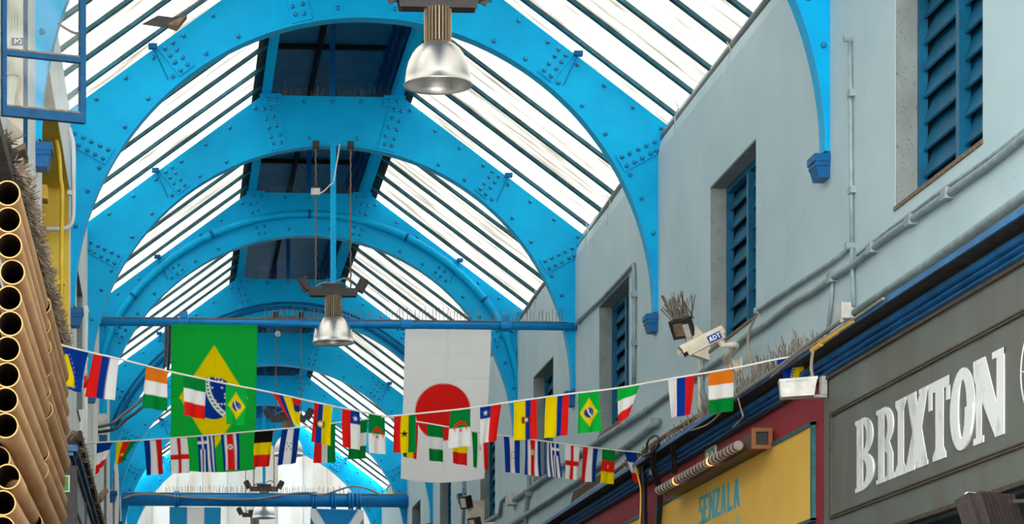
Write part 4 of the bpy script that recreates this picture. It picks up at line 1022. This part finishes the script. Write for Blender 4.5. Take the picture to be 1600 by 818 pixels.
fibre(lambda s: a0.lerp(a1, s) + Vector((.0, 0, -.02)), 3000, 'ragged brown fibre strip along the ledge behind the cardboard tubes', 'bird brush', (.03, .10), spread=.035, lean=(.3, 0, -.3))
b0, b1 = at_x(0, 195, -0.9), at_x(16, 262, -0.88)
b0, b1 = at_y(2, 225, 14.0), at_y(11, 280, 14.3)
fibre(lambda s: b0.lerp(b1, s), 420, 'dark bristly brush at the left edge below the casement', 'bird brush', (.03, .07), mat='cornice_dark', spread=.03)
mb = MB()
for k in range(14):
    s = at_y(2 + k * 1.6, 245 - k * 2, 14.4); e = at_y(12 + k * 2.2, 185 + k * 2.0, 14.3); mb.tube([s, e], .0022, 4, False)
solo(mb, 'bird_spike_strip', M['spike'], 'thin wire bird spikes crossing the corner of the open casement', 'bird spikes', kind='stuff')
c0, c1 = Vector((-0.87, 22.8, 2.88)), Vector((-0.87, 35.0, 2.88))
fibre(lambda s: c0.lerp(c1, s * s), 2600, 'thick dusty fibre strip on the lower left cornice', 'bird brush', (.04, .12), spread=.045, lean=(.1, 0, 0))
solo(MB().tube([(-0.86, 27.4, 2.82), (-0.74, 27.4, 2.88), (-0.67, 27.5, 2.98)], [.05, .045, .03], 8), 'broken_batten', M['brown'], 'broken dusty batten sticking out of the lower left fibre strip', 'batten')
solo(MB().bar((-0.775, 22.4, 2.90), (-0.775, 31.2, 2.87), .03, .09), 'cornice_board', M['cornice_dark'], 'dark weathered board edging the lower left cornice', 'board')

# ------------------------------------------------------------------ stack of cardboard tubes
TY0, TY1, TY2, TR = 11.0, 13.60, 16.08, 0.0545
def tube_mesh(L):
    mb = MB(); r, ri, n = TR, TR - 0.0055, 28
    mb.cur = 0; mb.lathe([(r, 0), (r, L)], (0, 0, 0), n, 'y')
    mb.cur = 1; mb.lathe([(ri, L), (ri, 0)], (0, 0, 0), n, 'y')
    mb.cur = 2; mb.lathe([(ri, 0), (r, 0)], (0, 0, 0), n, 'y'); mb.lathe([(r, L), (ri, L)], (0, 0, 0), n, 'y')
    me = mb.mesh('cardboard_tube')
    for k in ('cardboard', 'cardboard_shade', 'cardboard_edge'): me.materials.append(M[k])
    me.polygons.foreach_set('use_smooth', [True] * len(me.polygons)); return me
full, back, short, low = tube_mesh(2.58), tube_mesh(2.44), tube_mesh(0.56), tube_mesh(2.58)
ORD = ['topmost', 'second', 'third', 'fourth', 'fifth', 'sixth', 'seventh', 'eighth', 'ninth', 'tenth', 'eleventh', 'twelfth', 'thirteenth']
row = [(12, 302), (13, 343), (15, 384), (19, 424), (14, 465), (16, 505), (12, 545), (11, 585), (9, 625), (9, 665), (12, 744), (5, 785), (4, 825)]
for k, (u, v) in enumerate(row):
    p = at_y(u, v, TY0); j = random.uniform(-.06, .06)
    f = 'front' 
    n_ = ('%s brown cardboard tube from the top, open end facing the viewer' % ORD[k]) if k else 'topmost brown cardboard tube, open end facing the viewer'
    o = place('cardboard_tube', short if k == 10 else full, (p.x, TY0 + (0 if k == 10 else j * .3), p.z)); tag(o, n_, 'tube', 'cardboard tubes stacked on the left')
    if k == 10: p = at_y(2, 720, TY0); p.y = TY0 + 1.0
    q = place('cardboard_tube', back, (p.x + random.uniform(-.012, .012), TY1 + .04 + j, p.z + random.uniform(-.006, .006)))
    tag(q, ('%s cardboard tube from the top in the farther run of tubes' % ORD[k]) if k else 'topmost cardboard tube in the farther run of tubes', 'tube', 'cardboard tubes stacked on the left')
p = at_y(2, 705, TY0)
o = place('cardboard_tube', full, (p.x - .03, TY0 + .24, p.z)); tag(o, 'cardboard tube set back in the gap below the tenth opening', 'tube', 'cardboard tubes stacked on the left')
t = thing('tube_rack', (-0.8, 13.4, 0.8), 'dark timber rack against the wall holding the cardboard tubes', 'rack')
MB().box(XL, -0.60, 10.8, 16.2, 0.86, 0.92).build('shelf', M['wood'], t)
MB().box(XL, -0.85, 11.2, 16.0, 0.92, 2.45).build('back_board', M['black_iron'], t)
# ------------------------------------------------------------------ flags
RED, WHT, BLU, GRN, YEL, BLK, ORG = (rgb(h) for h in ('ee2420', 'fbfaf7', '123c98', '18bc42', 'ffe100', '1c1a18', 'f58220'))
DGR = rgb('0c8a3a')
def star(u, v, cx, cy, r, asp):
    dx, dy = (u - cx) / asp, v - cy; d = math.hypot(dx, dy)
    if d > r: return False
    a = (math.atan2(dx, -dy)) % (2 * math.pi / 5); a = min(a, 2 * math.pi / 5 - a)
    return d < r * 0.382 * math.sin(math.radians(126)) / math.sin(math.radians(180 - 126) - a + 0) if False else d * (math.cos(a) + math.sin(a) * (1 - 0.382 * math.cos(math.pi / 5)) / (0.382 * math.sin(math.pi / 5))) < r
def V(*cs, ws=None):
    ws = ws or [1] * len(cs); tot = sum(ws)
    def fn(u, v):
        acc = 0
        for c, w_ in zip(cs, ws):
            acc += w_ / tot
            if u < acc: return c
        return cs[-1]
    return fn
def H(*cs, ws=None):
    g = V(*cs, ws=ws); return lambda u, v: g(v, u)
ASP = 1.75        # height over width of the small flags
def over(base, *tests):
    def fn(u, v):
        for t_, c in tests:
            if t_(u, v): return c
        return base(u, v)
    return fn
def brazil(u, v, big=False):
    dx, dy = abs(u - .5) / .40, abs(v - .5) / .36
    if dx + dy < 1:
        x, y = (u - .5), (v - .5) * ASP
        r = math.hypot(x, y)
        if r < .25 + (.0 if big else -.02):
            q = math.hypot(x - .42, y + .22)
            if .47 < q < .535:
                return WHT if not big or not (.49 < q < .515 and int((y + 2) * 46) % 2) else DGR
            if q <= .47:
                h = math.sin(math.floor(u * 26) * 12.9898 + math.floor(v * 26 * ASP) * 78.233) * 43758.5453; h -= math.floor(h)
                if h > .86 and math.hypot((u * 26) % 1 - .5, (v * 26 * ASP) % 1 - .5) < .33: return WHT
            return BLU
        return YEL
    return GRN
def japan(u, v):
    return RED if math.hypot(u - .47, (v - .54) * 1.73) < .325 else WHT
def bosnia(u, v):
    if v > .93: return BLU
    q = .28 + (v - .18) * .75
    if v > .18 and u < q - .12: return YEL
    for k in range(8):
        cy = .16 + k * .1
        if star(u, v, .25 + (cy - .18) * .75, cy, .035, 1 / ASP * ASP ** .0 * .6 * 1.0): return WHT
    return BLU
def bosnia_r(u, v):
    q = .95 - v * .55
    if u > q and v > .3: return YEL
    for k in range(6):
        cy = .3 + k * .12
        if star(u, v, .86 - cy * .55, cy, .07, 1.2): return WHT
    return BLU
def chile(flip):
    def fn(u, v):
        if flip: u = 1 - u
        if u > .52 if not flip else u > .52: return RED
        if v < .34: return WHT if star(u, v, .26, .19, .085, ASP ** 0 * 1.7) else BLU
        return WHT
    return fn
def algeria(u, v):
    x, y = u - .55, (v - .5) * ASP
    if math.hypot(x, y) < .32 and math.hypot(x + .0, y - .09) > .27 and y < .16: return RED
    if star(u, v, .55, .56, .075, 1.7): return RED
    return DGR if v < .5 else WHT
def ghana(u, v):
    if star(u, v, .48, .5, .11, 1.7): return BLK
    return V(RED, YEL, DGR)(u, v)
def honduras(u, v):
    for cx, cy in ((.42, .42), (.60, .42), (.51, .5), (.42, .58), (.60, .58)):
        if star(u, v, cx, cy, .032, 1.9): return BLU
    return V(BLU, WHT, BLU)(u, v)
def costa(u, v):
    if math.hypot(u - .47, (v - .35) * ASP) < .13: return WHT if math.hypot(u - .47, (v - .35) * ASP) > .08 else rgb('b8a860')
    return V(BLU, WHT, RED, WHT, BLU, ws=[1, 1, 2, 1, 1])(u, v)
def greece(flip):
    def fn(u, v):
        if flip: u = 1 - u
        if u < .56 and v < .37:
            if abs(u - .28) < .06 or abs(v - .18) < .037: return WHT
            return BLU
        return BLU if int(u * 9) % 2 == 0 else WHT
    return fn
def england(u, v): return RED if abs(u - .5) < .11 or abs(v - .53) < .075 else WHT
def cameroon(u, v):
    if star(u, v, .5, .5, .09, 1.7): return YEL
    return H(DGR, RED, YEL)(u, v)
def cameroon_v(u, v):
    if star(u, v, .5, .6, .1, 1.7): return YEL
    return V(YEL, RED, DGR)(u, v)
def ecuador(rev):
    g = V(RED, BLU, YEL, ws=[1, 1, 2]) if rev else V(YEL, BLU, RED, ws=[2, 1, 1])
    cx = .42 if rev else .55
    def fn(u, v):
        r = math.hypot((u - cx), (v - .5) * ASP)
        if r < .09: return WHT
        if r < .15: return rgb('7a2a26') if rev is False else rgb('c8a000')
        if r < .23 and (abs(abs(u - cx) - .17) < .045): return BLK if rev else rgb('5a3a20')
        return g(u, v)
    return fn
def iran(rev):
    def fn(u, v):
        if rev: u = 1 - u
        if abs(u - .5) < .05 and abs(v - .42) < .05 and math.sin(v * 180) > -.3: return RED
        return V(DGR, WHT, RED)(u, v)
    return fn
def make_flag(name, corners, fn, label, cat='flag', group=None, nx=26, ny=44, amp=.010, waves=1.6, bottom_sag=0.0, seed=0, crease=0.0, ss=3):
    tl_, tr_, br_, bl_ = corners; rnd = random.Random(seed)
    nrm = (tr_ - tl_).cross(bl_ - tl_).normalized(); ph = rnd.uniform(0, 6.28); ph2 = rnd.uniform(0, 6.28)
    mb = MB(); cols = []
    for j in range(ny + 1):
        v = j / ny
        for i in range(nx + 1):
            u = i / nx
            p = (tl_ * (1 - u) + tr_ * u) * (1 - v) + (bl_ * (1 - u) + br_ * u) * v
            e = v ** .7
            off = amp * e * math.sin(waves * 2 * math.pi * u + ph + 1.2 * v) + amp * .7 * e * math.sin(3.1 * v + ph2 + 2 * u)
            if crease:
                off += crease * (abs(math.sin(math.pi * u * 4)) ** .25 + abs(math.sin(math.pi * v * 6)) ** .25)
            p = p + nrm * off
            if bottom_sag: p = p + Vector((0, 0, -bottom_sag * v * 4 * u * (1 - u)))
            mb.v.append(p)
            r = g = b = 0
            for a_ in range(ss):
                for b_ in range(ss):
                    uu = min(max(u + ((a_ + .5) / ss - .5) / nx, 0), .9999); vv = min(max(v + ((b_ + .5) / ss - .5) / ny, 0), .9999)
                    c = fn(uu, vv); r += c[0]; g += c[1]; b += c[2]
            k = ss * ss; cols += [r / k, g / k, b / k, 1.0]
    for j in range(ny):
        for i in range(nx):
            a_ = j * (nx + 1) + i; mb.face((a_, a_ + 1, a_ + nx + 2, a_ + nx + 1))
    o = solo(mb, name, M['cloth'], label, cat, group, smooth=True)
    at_ = o.data.color_attributes.new('print', 'FLOAT_COLOR', 'POINT'); at_.data.foreach_set('color', cols)
    return o
# big flags on the beams
def big(pix, Y, fn, label, nx, ny, seed, sag=0.03, name='hanging_flag'):
    c = [at_y(u, v, Y) for u, v in pix]
    return make_flag(name, c, fn, label, 'flag', 'large flags hanging from the pipe beams', nx, ny, .02, 1.3, sag, seed, crease=-.008, ss=2)
FY = B1Y - 0.055
big([(268, 506), (402, 508), (399, 733), (266, 733)], FY, lambda u, v: brazil(u, v, True), 'large green flag with yellow diamond and starry blue disc', 120, 200, 3)
big([(633, 514), (768, 515), (757, 747), (626, 747)], FY, japan, 'large white flag with a big red disc', 90, 150, 5, .05)
FY2 = B2Y - 0.22
big([(265, 791), (345, 792), (344, 925), (264, 925)], FY2, V(rgb('2f9fd0'), WHT, rgb('2f9fd0'), ws=[34, 34, 32]), 'light blue and white striped flag hanging from the thick far pipe', 48, 60, 7)
def saltire(u, v):
    x, y = u, v * 1.4
    return WHT if min(abs(x - y * .714), abs(1 - x - y * .714)) < .1 else rgb('2b8fcf')
big([(485, 794), (568, 796), (570, 925), (484, 925)], FY2, saltire, 'blue flag with white diagonal cross hanging from the thick far pipe', 60, 80, 8)

# bunting: two crossing cords
S1 = ((-0.79, 18.8), (4.60, 25.1)); S2 = ((-0.85, 24.7), (4.62, 18.86))
P1 = [(84, 533), (101, 540), (145, 551), (185, 560), (265, 580), (353, 599), (425, 613), (520, 634), (608, 651), (668, 661), (737, 673), (800, 682), (853, 689), (911, 697), (974, 704), (1006, 707)]
P2 = [(122, 694), (150, 691), (225, 687), (280, 683), (345, 678), (400, 673), (469, 667), (543, 658), (608, 650), (650, 646), (735, 637), (802, 627), (889, 615), (964, 606), (1044, 592), (1145, 575), (1213, 561), (1262, 553)]
solo(MB().tube(smooth_path([at_plane(u, v, *S1) for u, v in P1], 4), 0.0075, 6), 'bunting_rope', M['cable'], 'white bunting cord falling from upper left to lower right', 'cord')
solo(MB().tube(smooth_path([at_plane(u, v, *S2) for u, v in P2], 4), 0.0075, 6), 'bunting_rope', M['cable'], 'white bunting cord rising from lower left to upper right', 'cord')
DN, UP = 'on the cord falling to the right', 'on the cord rising to the right'
F1 = [
 ([(101, 541), (138, 550), (125, 613), (98, 605)], bosnia, 'dark blue flag with yellow triangle and white stars beside the tubes'),
 ([(146, 552), (186, 561), (178, 625), (135, 619)], V(RED, BLU, WHT), 'red, blue and white upright striped flag, second from left on the upper cord'),
 ([(228, 571), (262, 579), (259, 642), (224, 636)], H(ORG, WHT, DGR), 'orange, white and green banded flag left of the large green flag'),
 ([(286, 584), (321, 592), (321, 655), (289, 648)], H(DGR, WHT, RED), 'green, white and red banded flag in front of the large green flag'),
 ([(353, 600), (386, 607), (384, 665), (354, 662)], brazil, 'small green flag with yellow diamond in front of the large green flag'),
 ([(425, 614), (470, 623), (470, 665), (455, 662)], lambda u, v: (H(RED, BLU, YEL, ws=[1, 1, 2])(u, v) if u > .66 else V(RED, BLU, YEL, ws=[1, 1, 1.4])(u * 1.5, v)), 'folded yellow, blue and red flag above the half hidden lamp'),
 ([(490.7, 629), (520, 635.6), (515, 696), (487, 689)], ecuador(True), 'red, blue and yellow upright striped flag with crest ' + DN),
 ([(535, 638), (562, 643.6), (563, 703), (535, 698)], chile(True), 'red and white flag with starred blue corner ' + DN),
 ([(576, 645), (601, 650), (602, 709.5), (578, 707)], algeria, 'green and white flag with red crescent left of the cord crossing'),
 ([(627, 655), (653, 659.5), (653, 717), (628, 713)], V(DGR, YEL, RED), 'green, yellow and red upright striped flag half hidden behind a starred flag'),
 ([(667, 662), (692, 666), (694.5, 721), (669, 719)], H(DGR, WHT, DGR), 'green, white and green banded flag across the big red disc'),
 ([(705, 668), (731, 672), (732, 727), (707, 723)], H(DGR, YEL, RED), 'yellow and red banded flag hanging below the right crescent flag'),
 ([(737, 673), (763, 677), (765, 734), (739, 729)], iran(False), 'green, white and red upright striped flag at the large white flag edge'),
 ([(787, 681), (812, 684), (812.7, 739), (791, 737)], honduras, 'blue and white striped flag with five stars ' + DN),
 ([(820.6, 685.5), (844, 688.5), (845, 744), (822, 741)], costa, 'blue, white and red striped flag with small badge ' + DN),
 ([(853, 690), (873, 692.6), (876, 746), (855, 744)], greece(True), 'blue and white striped flag with a corner cross ' + DN),
 ([(883, 693.5), (905, 697), (904.7, 749), (883, 747.5)], england, 'white flag with a red upright cross ' + DN),
 ([(911, 697.5), (934.5, 700.6), (931, 752.5), (908, 752)], V(RED, WHT, BLU), 'red, white and blue upright striped flag ' + DN),
 ([(941, 701), (961, 703.5), (959, 756), (940, 753)], cameroon, 'green, red and yellow banded flag with yellow star near the maroon fascia'),
 ([(974.6, 705), (996, 707), (1002.6, 757), (990, 752)], H(BLU, WHT, RED), 'blue, white and red banded flag at the right end of the falling cord'),
]
F2 = [
 ([(151, 691.5), (176, 690), (160, 727), (151, 742)], H(BLU, WHT, RED, ws=[.34, .4, .3]), 'blue, white and red flag folded to a point at the lower left'),
 ([(182, 690), (214, 688), (190, 722), (180, 725)], cameroon_v, 'yellow, red and green flag folded to a point at the lower left'),
 ([(225, 687.5), (252, 685.7), (257, 740), (228, 742)], V(BLU, WHT, RED), 'blue, white and red upright striped flag left of the large green flag'),
 ([(265.6, 685), (292, 683.6), (296.5, 738), (268, 739.5)], england, 'white flag with a red upright cross below the large green flag'),
 ([(308, 681.5), (334.6, 679.5), (340, 736.5), (311, 737)], greece(False), 'blue and white striped flag with corner cross below the large green flag'),
 ([(345, 679), (373.5, 676.5), (377, 733), (348, 735)], costa, 'blue, white and red striped flag with small badge below the large green flag'),
 ([(398, 674), (427, 671.5), (421, 728), (395, 729)], H(BLK, YEL, RED), 'black, yellow and red banded flag right of the large green flag'),
 ([(441, 670), (469, 667), (462.6, 723), (432, 726.5)], honduras, 'blue and white striped flag with five stars hiding a lamp'),
 ([(492, 664), (524, 660.5), (523, 722), (491.5, 723)], iran(True), 'red, white and green upright striped flag left of the cord crossing'),
 ([(544, 658.5), (574, 655), (572, 716), (543, 717)], H(DGR, WHT, DGR), 'green, white and green banded flag left of the cord crossing'),
 ([(616, 649.5), (650, 646.5), (649, 706), (614, 707)], ghana, 'red, yellow and green upright striped flag with a black star'),
 ([(704, 640.5), (735, 637), (733, 696), (701, 699.5)], algeria, 'green and white flag with red crescent over the big red disc'),
 ([(750, 635), (783.5, 630), (777, 688), (750, 693)], chile(False), 'red and white flag with starred blue corner right of the red disc'),
 ([(802.5, 627), (839, 622.5), (838, 685), (804, 688)], ecuador(False), 'yellow, blue and red upright striped flag with crest ' + UP),
 ([(852.6, 620.5), (889, 615), (885, 679), (851, 684)], V(YEL, BLU, RED, ws=[2, 1, 1]), 'plain yellow, blue and red upright striped flag ' + UP),
 ([(903, 615), (937, 610.5), (939, 673), (904, 677)], brazil, 'small green flag with yellow diamond right of the large white flag'),
 ([(964, 607), (1000, 601), (985, 643), (966, 665)], H(GRN, WHT, RED, ws=[.34, .36, .3]), 'green, white and red flag with a folded corner ' + UP),
 ([(1044, 592.5), (1086, 584), (1080, 647), (1047, 652)], V(WHT, BLU, RED), 'white, blue and red upright striped flag below the security camera'),
 ([(1107, 581), (1145, 575), (1147, 642), (1107.5, 646)], H(ORG, WHT, DGR), 'orange, white and green banded flag below the security camera'),
 ([(1213, 561), (1253, 554), (1258, 590), (1226, 592)], bosnia_r, 'dark blue flag with white stars hanging over the white box lamp'),
]
for k, (pix, fn, lab) in enumerate(F1):
    make_flag('bunting_flag', [at_plane(u, v, *S1) for u, v in pix], fn, lab, 'flag', 'small flags on the falling cord', seed=k)
for k, (pix, fn, lab) in enumerate(F2):
    make_flag('bunting_flag', [at_plane(u, v, *S2) for u, v in pix], fn, lab, 'flag', 'small flags on the rising cord', seed=50 + k)
